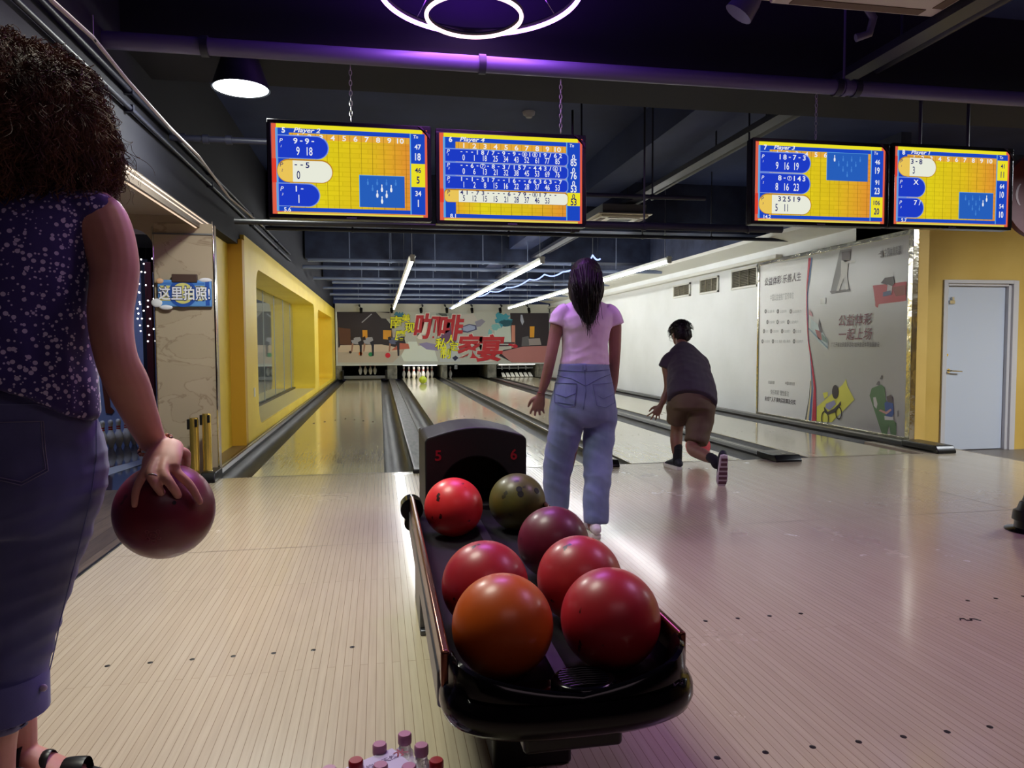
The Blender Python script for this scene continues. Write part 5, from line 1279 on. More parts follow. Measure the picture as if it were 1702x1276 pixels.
def patch(tree, c, nu, nv, off, thick=.0015):
    """c: four corners in photo columns/rows laid on the garment (tl, tr, br, bl)"""
    g = []; m = MB()
    for j in range(nv+1):
        for i in range(nu+1):
            u, v = i/nu, j/nv
            x = (c[0][0]*(1-u)+c[1][0]*u)*(1-v)+(c[3][0]*(1-u)+c[2][0]*u)*v; y = (c[0][1]*(1-u)+c[1][1]*u)*(1-v)+(c[3][1]*(1-u)+c[2][1]*u)*v
            g.append(hit(tree, x, y, off))
    if any(q is None for q in g): return None
    w_ = nu+1; vs = g+[q-ray(700, 600).normalized()*-thick for q in g]; N = len(g)
    fs = [(j*w_+i, j*w_+i+1, (j+1)*w_+i+1, (j+1)*w_+i) for j in range(nv) for i in range(nu)]
    fs += [tuple(N+k for k in f[::-1]) for f in fs]
    m.add(vs, fs)
    return m
def hand(mb, wrist, d, back, side, s=1., curl=(.25, .3, .35, .4), spread=.10, thumb=.5, gap=1.):
    """d: towards the fingers; back: out of the back of the hand; side: towards the thumb"""
    d = V(d).normalized(); back = V(back); back = (back-d*back.dot(d)).normalized(); side = back.cross(d) if back.cross(d).dot(V(side)) > 0 else d.cross(back)
    w_ = V(wrist); kn = w_+d*.088*s
    mb.loft([w_-d*.01*s, w_+d*.02*s, w_+d*.05*s, w_+d*.08*s, w_+d*.092*s], [(.026*s, .018*s), (.031*s, .018*s), (.039*s, .016*s), (.040*s, .013*s), (.036*s, .010*s)], n=16, up=side)
    lens = (.072, .080, .073, .057); rad = (.0086, .0088, .0082, .0072)
    for k in range(4):
        off = (.030-.020*k)*s*gap; b = kn+side*off-d*(abs(k-1)*.004)*s; a = curl[k]; ln = lens[k]*s
        pts = [b-d*.015*s, b]; dirv = (d+side*spread*(1.2-k)*.8).normalized(); ang = 0
        for f, fr in enumerate((.46, .30, .24)):
            ang += a*(1 if f == 0 else 1.1); dv = dirv*math.cos(ang)-back*math.sin(ang); pts.append(pts[-1]+dv*ln*fr)
        r = rad[k]*s; limb(mb, pts, [r*1.1, r*1.1, r*1.02, r*.95, r*.85], 4, 10)
    tb = w_+d*.022*s+side*.026*s
    td = (d*.75+side*.6-back*.25).normalized(); td2 = (d*.95+side*.25-back*thumb).normalized()
    limb(mb, [tb-side*.012*s, tb+td*.018*s, tb+td*.046*s, tb+td*.046*s+td2*.024*s, tb+td*.046*s+td2*.044*s], [.013*s, .0135*s, .011*s, .0098*s, .008*s], 4, 10)
def head(mb, c, s=1., yaw=0., pitch=0.):
    """face towards +Y turned by yaw, tilted by pitch (down positive)"""
    R3 = Matrix.Rotation(yaw, 3, 'Z') @ Matrix.Rotation(-pitch, 3, 'X'); c = V(c)
    q = lambda x, y, z: c+R3 @ (V((x, y, z))*s)
    mb.ell(q(0, -.008, .03), (.074*s, .094*s, .088*s), 20, rot=R3); mb.ell(q(0, .03, -.035), (.058*s, .062*s, .070*s), 18, rot=R3)
    mb.ell(q(0, .055, -.085), (.030*s, .03*s, .022*s), 12, rot=R3)
    mb.loft([q(0, .088, .012), q(0, .104, -.016), q(0, .112, -.034), q(0, .094, -.042)], [(.006*s, .006*s), (.009*s, .010*s), (.014*s, .010*s), (.010*s, .006*s)], n=10)
    for sx in (-1, 1):
        mb.ell(q(sx*.026, .090, -.052+.0), (.014*s, .007*s, .005*s), 8, rot=R3) if False else None
        mb.ell(q(sx*.076, -.002, -.012), (.008*s, .020*s, .031*s), 12, rot=R3 @ Matrix.Rotation(sx*.25, 3, 'Z'))
        mb.ell(q(sx*.030, .082, .018), (.018*s, .010*s, .006*s), 10, rot=R3)
    mb.ell(q(0, .092, -.060), (.022*s, .008*s, .005*s), 10, rot=R3); mb.ell(q(0, .090, -.070), (.018*s, .008*s, .006*s), 10, rot=R3)
    return q
def eyes(c, s, yaw, pitch, parent):
    R3 = Matrix.Rotation(yaw, 3, 'Z') @ Matrix.Rotation(-pitch, 3, 'X')
    for sx in (-1, 1):
        p = V(c)+R3 @ (V((sx*.031, .082, .004))*s); m = MB(); m.ell(p, (.011*s,)*3, 12, mat('eye_white', srgb(230, 226, 220), .2)); m.ell(p+R3 @ V((0, .0075*s, 0)), (.005*s, .004*s, .005*s), 8, mat('iris_brown', srgb(50, 32, 24), .2))
        put('eye', m, None, parent, 180)
def skin(name, c, c2):
    m = mat(name, c, .52, sss=.12, bump=(160, .12, .001)); vary(m, c, c2, 9, lo=.4, hi=.7); return m
sk1 = skin('skin_fair', srgb(196, 142, 128), srgb(180, 122, 110)); sk2 = skin('skin_light', srgb(156, 112, 100), srgb(140, 98, 88)); sk3 = skin('skin_tan', srgb(132, 94, 80), srgb(120, 84, 70))
def denim(name, c, c2, c3):
    m = mat(name, c, .8, sheen=.25); r = vary(m, c, c2, 7, (1, 1, .6), 6); nt = m.node_tree; L = nt.links.new; b = nt.nodes['Principled BSDF']
    tc = nt.nodes.new('ShaderNodeTexCoord'); wv = nt.nodes.new('ShaderNodeTexWave'); wv.inputs['Scale'].default_value = 260; wv.bands_direction = 'DIAGONAL'; wv.inputs['Distortion'].default_value = 1.5
    L(tc.outputs['Object'], wv.inputs['Vector']); bp = nt.nodes.new('ShaderNodeBump'); bp.inputs['Strength'].default_value = .25; bp.inputs['Distance'].default_value = .0008
    L(wv.outputs['Fac'], bp.inputs['Height']); L(bp.outputs[0], b.inputs['Normal']); return m
den1 = denim('denim_grey_blue', srgb(92, 96, 146), srgb(74, 77, 122), None); den2 = denim('denim_light', srgb(124, 140, 176), srgb(100, 116, 154), None)
thread1 = mat('seam_thread', srgb(104, 108, 158), .8); thread2 = mat('seam_thread_blue', srgb(84, 94, 132), .8)

# ------------------------------------------------------------------ curly haired woman in the foreground
W1 = empty('person', 'curly-haired woman in a dotted navy sleeveless top holding a burgundy ball', 'person', (-.82, 1.78, 0))
b = MB()
wr = atY(256, 741, 1.772)
# trunk, neck, head
torso(b, [(-.80, 1.76, .80, .15, .10), (-.80, 1.75, .95, .13, .09), (-.80, 1.75, 1.10, .135, .095), (-.80, 1.75, 1.25, .155, .10), (-.80, 1.76, 1.35, .15, .08), (-.80, 1.765, 1.39, .08, .06), (-.80, 1.77, 1.43, .055, .055), (-.80, 1.78, 1.50, .05, .052)])
head(b, (-.80, 1.80, 1.57), 1.0, .1, .1)
# right arm
el = atY(193, 592, 1.665)
sh = V((-.605, 1.755, 1.335))
limb(b, [(-.66, 1.76, 1.34), sh, V((-.568, 1.73, 1.23)), V((-.566, 1.69, 1.12)), el, atY(213, 640, 1.69), atY(236, 695, 1.735), wr], [.05, .057, .050, .045, .0415, .0435, .036, (.029, .022)], 6, 18, up=(1, 0, 0))
limb(b, [wr, V((-.481, 1.752, .823)), V((-.477, 1.712, .806)), V((-.474, 1.684, .785))], [(.030, .021), (.037, .019), (.043, .016), (.041, .012)], 5, 16, up=(1, -.15, .0))
limb(b, [(-.500, 1.700, .797), (-.507, 1.673, .774), (-.5155, 1.655, .747), (-.5185, 1.6515, .715)], [.0115, .0105, .0092, .0075], 5, 12)
limb(b, [(-.485, 1.694, .800), (-.487, 1.664, .780), (-.478, 1.6515, .763), (-.470, 1.662, .742), (-.472, 1.690, .726)], [.0122, .0120, .0108, .0096, .0085], 5, 12)
limb(b, [(-.466, 1.696, .800), (-.463, 1.667, .780), (-.448, 1.6545, .760), (-.438, 1.668, .734), (-.442, 1.696, .718)], [.0122, .0120, .0108, .0098, .0085], 5, 12)
limb(b, [(-.452, 1.708, .798), (-.442, 1.688, .777), (-.415, 1.6845, .748), (-.396, 1.6895, .708)], [.0122, .0112, .0100, .0080], 5, 12)
limb(b, [wr+V((.010, .0, -.015)), (-.455, 1.790, .806), (-.456, 1.822, .785), (-.464, 1.850, .752)], [.015, .0135, .012, .0095], 5, 12)
# left arm hanging on the far side
limb(b, [(-.94, 1.76, 1.34), (-1.0, 1.755, 1.33), (-1.035, 1.73, 1.20), (-1.04, 1.70, 1.07), (-1.03, 1.76, .95), (-1.01, 1.82, .86)], [.05, .055, .048, .04, .034, .026], 5, 14)
hand(b, (-1.01, 1.82, .86), (.05, .25, -1), (-1, 0, 0), (0, 1, .2), .95)
# lower legs and feet
limb(b, [(-.785, 1.74, .60), (-.795, 1.72, .44), (-.815, 1.70, .32), (-.830, 1.70, .20), (-.838, 1.72, .08)], [.07, .056, .054, .042, .034], 5, 16)
limb(b, [(-.838, 1.71, .06), (-.835, 1.76, .055), (-.83, 1.83, .035), (-.825, 1.89, .022)], [(.036, .034), (.036, .034), (.042, .022), (.036, .014)], 4, 14, up=(1, 0, 0))
limb(b, [(-.885, 1.81, .60), (-.882, 1.83, .45), (-.875, 1.86, .30), (-.868, 1.885, .16), (-.866, 1.89, .075)], [.07, .055, .052, .040, .034], 5, 16)
limb(b, [(-.89, 1.89, .06), (-.845, 1.88, .062), (-.79, 1.87, .044), (-.747, 1.865, .028)], [(.032, .036), (.034, .034), (.040, .022), (.038, .014)], 4, 14, up=(0, 1, 0))
for k in range(5): limb(b, [(-.760, 1.83+.018*k, .026), (-.720+.006*min(k, 2)-.004*abs(k-2)-.004*k, 1.83+.018*k, .020)], [.0105-.0004*k, .0095-.0006*k], 3, 8)
me1 = fuse(b, .0034, 9)
wear('body', me1, sk1, W1)
eyes((-.80, 1.80, 1.57), 1., .1, .1, W1)
t1 = bvh(me1, W1)
# nails and ring, bracelet of wooden beads
m_nail = mat('nail_pink', srgb(206, 160, 150), .25)
rg = MB(); rp = V((-.4825, 1.6565, .7715)); rg.loft([rp+V((.0120*math.cos(a), -.007*math.sin(a), .0095*math.sin(a))) for a in [2*PI*i/16 for i in range(16)]], [(.0014, .0014)]*16, n=6, close=True)
put('finger_ring', rg, m_steel, W1, 180)
br = empty('bracelet', None, None, (0, 0, 0)); br.parent = W1; br.location = (0, 0, 0)
wc = atY(258, 739, 1.765); axd = (wr-atY(236, 695, 1.735)).normalized(); ua = V((1, -.1, .32)); ua = (ua-axd*ua.dot(axd)).normalized(); va = axd.cross(ua)
for k in range(22):
    a = 2*PI*k/22; p = wc+ua*.0345*math.cos(a)+va*.0285*math.sin(a)+V((0, 0, .008*math.cos(a)))
    put('bead', MB().ell(p, (.0046, .0046, .0046), 10), mat('bead_wood', srgb(176, 116, 92), .35) if k % 5 else mat('bead_dark', srgb(90, 40, 40), .35), br, 180)
# dotted top
mt1 = mat('dotted_navy', srgb(44, 34, 92), .7, sheen=.3); nt = mt1.node_tree; L = nt.links.new; bs = nt.nodes['Principled BSDF']
tc = nt.nodes.new('ShaderNodeTexCoord'); prev = None
for sc_, th in ((64, .30), (118, .25)):
    vo = nt.nodes.new('ShaderNodeTexVoronoi'); vo.inputs['Scale'].default_value = sc_; vo.inputs['Randomness'].default_value = .85; L(tc.outputs['Object'], vo.inputs['Vector'])
    lt = nt.nodes.new('ShaderNodeMath'); lt.operation = 'LESS_THAN'; lt.inputs[1].default_value = th; L(vo.outputs['Distance'], lt.inputs[0])
    sp = nt.nodes.new('ShaderNodeSeparateColor'); L(vo.outputs['Color'], sp.inputs[0]); gt = nt.nodes.new('ShaderNodeMath'); gt.operation = 'GREATER_THAN'; gt.inputs[1].default_value = .02 if sc_ < 70 else .4; L(sp.outputs[0], gt.inputs[0])
    ml = nt.nodes.new('ShaderNodeMath'); ml.operation = 'MULTIPLY'; L(lt.outputs[0], ml.inputs[0]); L(gt.outputs[0], ml.inputs[1])
    if prev is None: prev = ml
    else:
        ad = nt.nodes.new('ShaderNodeMath'); ad.operation = 'MAXIMUM'; L(prev.outputs[0], ad.inputs[0]); L(ml.outputs[0], ad.inputs[1]); prev = ad
mx = nt.nodes.new('ShaderNodeMix'); mx.data_type = 'RGBA'; L(prev.outputs[0], mx.inputs[0]); mx.inputs[6].default_value = srgb(46, 36, 104); mx.inputs[7].default_value = srgb(190, 182, 214); L(mx.outputs[2], bs.inputs['Base Color'])
b = MB()
torso(b, [(-.81, 1.745, .935, .192, .140), (-.81, 1.745, .98, .190, .140), (-.81, 1.745, 1.05, .186, .133), (-.805, 1.745, 1.13, .184, .128), (-.80, 1.745, 1.22, .184, .126), (-.80, 1.75, 1.30, .190, .118), (-.80, 1.755, 1.355, .215, .095), (-.80, 1.76, 1.392, .165, .078), (-.80, 1.765, 1.418, .10, .066)])
b.ell((-.622, 1.757, 1.350), (.066, .070, .046), 16); b.ell((-.978, 1.757, 1.350), (.066, .070, .046), 16)
ms = fuse(b, .005, 14)
# the hem hangs lower at the sides
for v in ms.vertices:
    if v.co.z < 1.06: v.co.z -= (.05*max(0, (abs(v.co.x+.80)-.10)/.10)-.045*max(0, 1-abs(v.co.x+.80)/.16))*min(1, (1.06-v.co.z)/.1)
displace(ms, lambda c, n: folds(9, 9, 3.2, .013)(V((c.x+c.z*.35, c.y, c.z)), n)*min(1, max(.05, (1.34-c.z)/.3)))
wear('sleeveless_top', ms, mt1, W1)
# cropped jeans
b = MB()
torso(b, [(-.80, 1.75, .66, .16, .12), (-.80, 1.75, .74, .188, .128), (-.80, 1.75, .82, .190, .128), (-.80, 1.75, .90, .170, .118), (-.80, 1.75, .965, .155, .108)])
limb(b, [(-.716, 1.755, .80), (-.732, 1.75, .70), (-.762, 1.74, .58), (-.788, 1.73, .46), (-.805, 1.72, .37), (-.815, 1.71, .30), (-.817, 1.71, .29)], [.10, .104, .094, .083, .078, .078, .078], 6, 20, ends=False)
limb(b, [(-.89, 1.76, .80), (-.888, 1.78, .68), (-.885, 1.82, .55), (-.882, 1.86, .42), (-.88, 1.87, .30)], [.10, .103, .092, .080, .078], 6, 20, ends=False)
mj = fuse(b, .006, 6)
def fold1(c, n):
    k = folds(3, 3, 22, .0045, 2.)(V((c.x, c.y, c.z-.35*(c.x+.8))), n)
    return k*(.4+.8*min(1, max(0, (.88-c.z)/.12)))
displace(mj, fold1)
jo = wear('cropped_jeans', mj, den1, W1); tj = bvh(mj, W1)
for pts in ([(150, 655), (160, 700), (160, 760), (150, 830), (128, 920), (100, 1030), (84, 1110), (72, 1145)], [(0, 672), (60, 672), (120, 688), (152, 700)]):
    s_ = stitch(tj, pts, .0013, .0005)
    if s_.v: put('seam', s_, thread1, jo)
def pock(tree, pts, parent, mt, r=.0011):
    for p in pts:
        s_ = stitch(tree, p, r)
        if s_.v: put('pocket_stitching', s_, mt, parent)
pock(tj, [[(72, 700), (75, 745), (80, 782), (36, 806), (0, 798)], [(68, 700), (71, 745), (76, 779), (36, 801), (0, 793)], [(0, 702), (72, 700)]], jo, mat('pale_stitch', srgb(122, 118, 150), .8))
cu = MB(); cc = V((-.817, 1.71, 0))
cu.lathe([(.0835, .258), (.0895, .261), (.0905, .338), (.087, .346), (.081, .342), (.0815, .262), (.0835, .258)], (cc.x, cc.y, 0), 36, caps=False); put('cuff', cu, den1, jo, 60)
q = hit(tj, 63, 1142, .006)
if q is not None: put('cuff_button', MB().ell(q+V((.006, 0, .0)), (.008, .006, .008), 12), mat('button_pearl', srgb(180, 168, 186), .3), jo, 180)
lp_ = patch(tj, [(62, 634), (77, 634), (74, 662), (60, 662)], 3, 5, .004)
if lp_: put('belt_loop', lp_, den1, jo)
# sandals: sole and straps
def sandal(cx, cy, ang, ln=.235, wd=.082):
    s = empty('sandal', None, None, (0, 0, 0)); s.parent = W1; s.location = (0, 0, 0)
    R3 = Matrix.Rotation(ang, 3, 'Z'); pts = [(-.11, .0), (-.10, .028), (-.04, .034), (.04, .04), (.09, .042), (.12, .026), (.128, 0), (.12, -.03), (.07, -.04), (0, -.034), (-.06, -.032), (-.10, -.026)]
    put('sole', MB().prism([V((cx, cy, .001))+R3 @ V((x, y, 0)) for x, y in pts], (0, 0, .016)), m_black, s, bevel=.004)
    for k, (x, wdt, h, nm) in enumerate(((.062, .05, .052, 'strap'), (.0, .02, .075, 'strap'), (-.055, .016, .105, 'ankle_strap'))):
        m_ = MB(); path = []
        for i in range(13):
            a = PI*i/12; path.append(V((cx, cy, .008))+R3 @ V((x, .041*math.cos(a), h*math.sin(a))))
        m_.loft(path, [(wdt/2, .0022)]*13, n=8, up=R3 @ V((1, 0, 0))); put(nm, m_, m_black, s, 60)
sandal(-.80, 1.87, -.06); sandal(-.835, 1.80, PI/2-.05)
# curly hair
m_hair1 = mat('hair_brown', srgb(80, 52, 44), .68, spec=.25); vary(m_hair1, srgb(60, 38, 34), srgb(106, 74, 54), 14)
hc_ = V((-.80, 1.775, 1.545))
def hair_r(d):
    """radius of the hair mass by direction"""
    z = d.z; base = .188 if z > .2 else .188+.042*min(1, (.2-z)/.5)
    if z < -.35: base = .230-.055*min(1, (-.35-z)/.5)
    base += .018*noise.noise(d*3.1)+.020*noise.noise(d*6.3)
    if d.y > .3: base *= 1-.35*(d.y-.3)
    return base
bm = bmesh.new(); bmesh.ops.create_icosphere(bm, subdivisions=5, radius=1)
for v in bm.verts:
    d = v.co.normalized(); r = hair_r(d)*.90
    v.co = hc_+V((d.x*r*1.06, d.y*r*.92, d.z*r*.90))
mh = bpy.data.meshes.new('hair'); bm.to_mesh(mh); bm.free(); mh.polygons.foreach_set('use_smooth', [True]*len(mh.polygons))
displace(mh, lambda c, n: .010*noise.noise(c*38)+.006*noise.noise(c*80))
ho = wear('hair', mh, m_hair1, W1)
rnd = random.Random(5); cur = MB()
def curls(n, mb, seed):
    rnd = random.Random(seed)
    for i in range(n):
        z = rnd.uniform(-.95, 1.0); a = rnd.uniform(0, 2*PI)
        if math.sin(a) > .55 and z < .3: continue
        d = V((math.sqrt(1-z*z)*math.cos(a), math.sqrt(1-z*z)*math.sin(a), z)); r = hair_r(d)
        p0 = hc_+V((d.x*r*1.02, d.y*r*.9, d.z*r*.88))
        out = (d+V((0, 0, -.2))).normalized(); dn = V((0, 0, -1)); fl = (dn-out*dn.dot(out)*.75)
        if fl.length < .1: fl = V((d.x, d.y, -.3))
        fl.normalize(); L_ = rnd.uniform(.04, .12); cr_ = rnd.uniform(.004, .014); tw = rnd.uniform(1.2, 3.2)*rnd.choice((-1, 1)); ph = rnd.uniform(0, 6)
        sd = fl.cross(out).normalized(); K = 2 if rnd.random() < .6 else 3
        for j in range(K):
            o_ = V((rnd.uniform(-.004, .004), rnd.uniform(-.004, .004), rnd.uniform(-.004, .004))); pts = []; N = 14
            for k in range(N):
                t = k/(N-1); w2 = cr_*(.35+.65*t)
                pts.append(p0+o_*(1+t*2)+fl*L_*t+out*(.004+.024*math.sin(PI*t*.8)*rnd.uniform(.9, 1.1))+sd*w2*math.cos(ph+tw*2*PI*t)+out*w2*math.sin(ph+tw*2*PI*t))
            mb.tube(pts, lambda t: .0013*(1-.6*t), 3)
curls(2600, cur, 5)
rs = random.Random(21)
for i in range(420):      # loose frizzy strands standing off the outline
    z = rs.uniform(-.8, .95); a = rs.uniform(-.7*PI, .35*PI); d = V((math.sqrt(1-z*z)*math.cos(a), math.sqrt(1-z*z)*math.sin(a), z)); r_ = hair_r(d)
    p0 = hc_+V((d.x*r_*1.0, d.y*r_*.88, d.z*r_*.86)); out = d; fl = (V((0, 0, -1))+V((rs.uniform(-.5, .5), rs.uniform(-.5, .5), rs.uniform(-.2, .6)))).normalized(); sd = fl.cross(out).normalized()
    ln = rs.uniform(.05, .11); cw = rs.uniform(.005, .013); tw = rs.uniform(1, 2.6); pts = []
    for k in range(14):
        t = k/13; pts.append(p0+out*(.034*math.sin(PI*min(1, t*.75)))+fl*ln*t+sd*cw*math.sin(tw*2*PI*t)+out*cw*.6*math.cos(tw*2*PI*t))
    cur.tube(pts, lambda t: .0008*(1-.5*t), 3)
put('curls', cur, m_hair1, ho, None, merge=False)

# ------------------------------------------------------------------ woman in pink top and jeans
Y2 = 3.93
W2 = empty('person', 'long-haired woman in a pink T-shirt and light blue jeans behind the ball return', 'person', (1.08, 3.88, 0))
P2 = lambda x, y, dy=0.: atY(x, y, Y2+dy)
M2 = 1/1208*4.05
b = MB()
hc2 = P2(973, 463, .06)
head(b, hc2, .92, -.1, -.0)
limb(b, [P2(975, 525, .03), P2(975, 505, .04), P2(974, 485, .05)], [(.065, .06), (.048, .048), (.046, .046)], 4, 14)
torso(b, [(*P2(972, 640), .12, .08), (*P2(972, 600), .12, .085), (*P2(973, 560), .12, .085), (*P2(975, 530), .14, .085), (*P2(975, 515, .02), .12, .06)])
limb(b, [P2(935, 520), P2(929, 530), P2(922, 560), P2(914, 600, -.01), P2(907, 630, .02), P2(899, 655, .05)], [.042, .042, .036, .031, .029, .019], 5, 14)
hand(b, P2(899, 656, .05), (-.20, .15, -1), (-.35, -1, 0), (-1, .2, 0), .90, curl=(.35, .4, .42, .45), spread=.25)
limb(b, [P2(1014, 520), P2(1020, 530), P2(1022, 565, .02), P2(1021, 605, .04), P2(1018, 640, .12), P2(1012, 668, .20)], [.042, .042, .036, .031, .029, .019], 5, 14)
hand(b, P2(1012, 668, .20), (-.1, .5, -1), (1, -.3, 0), (-.2, 1, .2), .90)
limb(b, [P2(952, 700), P2(940, 770, .03), V((.965, 3.99, .12)), V((.965, 4.0, .06))], [.06, .05, .035, .034], 4, 12)
limb(b, [P2(993, 700), P2(992, 770, -.06), V((1.135, 3.80, .14)), V((1.14, 3.79, .06))], [.06, .05, .035, .034], 4, 12)
me2 = fuse(b, .0042, 4); wear('body', me2, sk2, W2); eyes(hc2, .92, -.1, 0, W2)
pk = mat('pink_cotton', srgb(226, 200, 226), .75, sheen=.2); vary(pk, srgb(220, 192, 220), srgb(232, 208, 232), 5)
b = MB()
torso(b, [(*P2(972, 606), .140, .10), (*P2(972, 596), .136, .098), (*P2(972, 578), .128, .094), (*P2(973, 555), .136, .098), (*P2(974, 535), .154, .098), (*P2(975, 518, .01), .162, .078), (*P2(975, 507, .02), .125, .062), (*P2(975, 500, .03), .07, .055)])
limb(b, [P2(943, 517), P2(932, 524), P2(926, 540)], [.048, .050, .052], 4, 16, ends=False); limb(b, [P2(1006, 517), P2(1017, 524), P2(1022, 540)], [.048, .050, .052], 4, 16, ends=False)
m_ = fuse(b, .006, 5); displace(m_, lambda c, n: folds(7, 7, 16, .0042, 1.)(V((c.x, c.y, c.z+.3*(c.x-1.15)*(1 if c.x > 1.15 else -1))), n)); wear('pink_t_shirt', m_, pk, W2)
b = MB()
torso(b, [(*P2(969, 706), .140, .085), (*P2(969, 694), .180, .118), (*P2(969, 672), .186, .13), (*P2(970, 645), .168, .122), (*P2(971, 620), .148, .108), (*P2(971, 603), .138, .10)])
limb(b, [P2(942, 680), P2(940, 715), P2(931, 750, .02), P2(926, 790, .04), P2(925, 830, .05), P2(925, 862, .05)], [.099, .091, .085, .078, .071, .066], 6, 18, ends=False)
limb(b, [P2(997, 680), P2(996, 715), P2(994, 750, -.04), P2(993, 790, -.08), P2(991, 830, -.11), P2(990, 869, -.13)], [.099, .090, .083, .075, .070, .066], 6, 18, ends=False)
m_ = fuse(b, .0065, 14)
displace(m_, lambda c, n: folds(4.5, 4.5, 11, .010, 5.)(V((c.x, c.y, c.z+.5*(c.x-1.1))), n)*(.30+.75*min(1, max(0, (.78-c.z)/.16))))
j2 = wear('jeans', m_, den2, W2); t2 = bvh(m_, W2)
def Z2(x, y): return (870+x*.243, 600+y*.243)
for c4 in ([(222, 150), (365, 155), (350, 300), (218, 280)], [(472, 160), (612, 148), (618, 285), (500, 305)]):
    cc4 = [Z2(*q) for q in c4]; pt_ = patch(t2, cc4, 8, 8, .004)
    if pt_: put('back_pocket', pt_, den2, j2)
    for pl in ([c4[0], c4[1]], [c4[1], c4[2], ((c4[2][0]+c4[3][0])/2, (c4[2][1]+c4[3][1])/2+22), c4[3], c4[0]], [(c4[3][0]+6, c4[0][1]+75), ((c4[0][0]+c4[1][0])/2, c4[0][1]+98), (c4[1][0]-8, c4[0][1]+70)]):
        s_ = stitch(t2, [Z2(*q) for q in pl], .0014, .006, 2.)
        if s_.v: put('pocket_stitching', s_, thread2, j2)
for pl in ([(222, 62), (415, 72), (600, 58)], [(418, 20), (420, 100), (428, 200), (410, 330)], [(215, 95), (330, 120), (425, 170), (520, 118), (600, 90)]):
    s_ = stitch(t2, [Z2(*q) for q in pl], .0015, .001, 2.)
    if s_.v: put('seam', s_, thread2, j2)
for x in (236, 418, 592):
    lp_ = patch(t2, [Z2(x-7, 12), Z2(x+7, 12), Z2(x+7, 62), Z2(x-7, 62)], 2, 4, .006)
    if lp_: put('belt_loop', lp_, den2, j2)
lp_ = patch(t2, [Z2(520, 14), Z2(585, 12), Z2(587, 52), Z2(522, 56)], 4, 3, .005)
if lp_: put('leather_patch', lp_, mat('leather_tan', srgb(128, 88, 72), .6), j2)
hb_ = MB(); wc = P2(900, 651, .045)
hb_.loft([wc+V((.024*math.cos(a), .02*math.sin(a), .004*math.cos(a))) for a in [2*PI*i/18 for i in range(18)]], [(.0025, .0025)]*18, n=6, close=True); put('bracelet', hb_, mat('bracelet_red', srgb(150, 70, 80), .4), W2, 60)
def shoe(parent, pos, ang, pitch=0., upper=None, sole=None, s=1., sole_under=None, piv=0.):
    """heel at pos, toe along +Y turned by ang; pitch lifts the heel about the toe"""
    e = empty('shoe', None, None, (0, 0, 0)); e.parent = parent; e.location = (0, 0, 0)
    R3 = Matrix.Rotation(ang, 3, 'Z') @ Matrix.Rotation(-pitch, 3, 'X'); pos = V(pos); toe = V((0, .26*s, 0))
    T_ = lambda x, y, z: pos+Matrix.Rotation(ang, 3, 'Z') @ toe+R3 @ (V((x, y, z))*s-toe)
    out = [(-.026, 0), (-.033, .03), (-.034, .08), (-.036, .13), (-.045, .18), (-.044, .225), (-.028, .258), (0, .268), (.026, .256), (.038, .22), (.038, .17), (.032, .12), (.030, .07), (.030, .03), (.024, 0), (0, -.008)]
    m = MB(); n = len(out); lv = [(1.0, 0), (1.05, .006), (1.06, .022), (1.0, .030)]
    vs = [T_(x*k, .13+(y-.13)*(1+(k-1)*.4), z) for k, z in lv for x, y in out]; fs = [(i*n+j, i*n+(j+1) % n, (i+1)*n+(j+1) % n, (i+1)*n+j) for i in range(3) for j in range(n)]+[tuple(range(n-1, -1, -1)), tuple(3*n+j for j in range(n))]
    m.add(vs, fs); put('sole', m, sole, e, 50)
    if sole_under:
        g = MB()
        for yy in (.03, .07, .11, .15, .19, .23):
            w_ = .024 if yy < .1 else .032; g.add([T_(-w_, yy-.012, -.0035), T_(w_, yy-.012, -.0035), T_(w_, yy+.012, -.0035), T_(-w_, yy+.012, -.0035), T_(-w_, yy-.012, .002), T_(w_, yy-.012, .002), T_(w_, yy+.012, .002), T_(-w_, yy+.012, .002)], [(0, 1, 2, 3), (4, 7, 6, 5), (0, 4, 5, 1), (1, 5, 6, 2), (2, 6, 7, 3), (3, 7, 4, 0)])
        put('tread', g, sole_under, e)
    u = MB(); pr = [(0.0, .028, .085, .030), (.03, .03, .10, .034), (.07, .03, .10, .034), (.11, .03, .085, .035), (.16, .028, .066, .040), (.21, .026, .050, .040), (.25, .024, .034, .028)]
    p_, r_ = [], []
    for (y, z0, z1, hw) in pr: p_.append(T_(0, y, (z0+z1)/2)); r_.append((hw*s, (z1-z0)/2*s+.006))
    limb(u, p_, r_, 4, 14, up=R3 @ V((1, 0, 0))); um = fuse(u, .006, 3); wear('upper', um, upper, e)
    lc = MB()
    for k in range(4): lc.tube([T_(-.018, .10+.02*k, .098-.012*k), T_(0, .105+.02*k, .106-.012*k), T_(.018, .10+.02*k, .098-.012*k)], .0022, 5)
    put('laces', lc, sole, e)
    return e
wsh = mat('shoe_white', srgb(214, 206, 208), .6); wso = mat('sole_white', srgb(226, 222, 216), .5)
shoe(W2, (1.14, 3.74, 0), -.05, 0, wsh, wso, .92); shoe(W2, (.965, 3.95, 0), .05, 0, wsh, wso, .92)
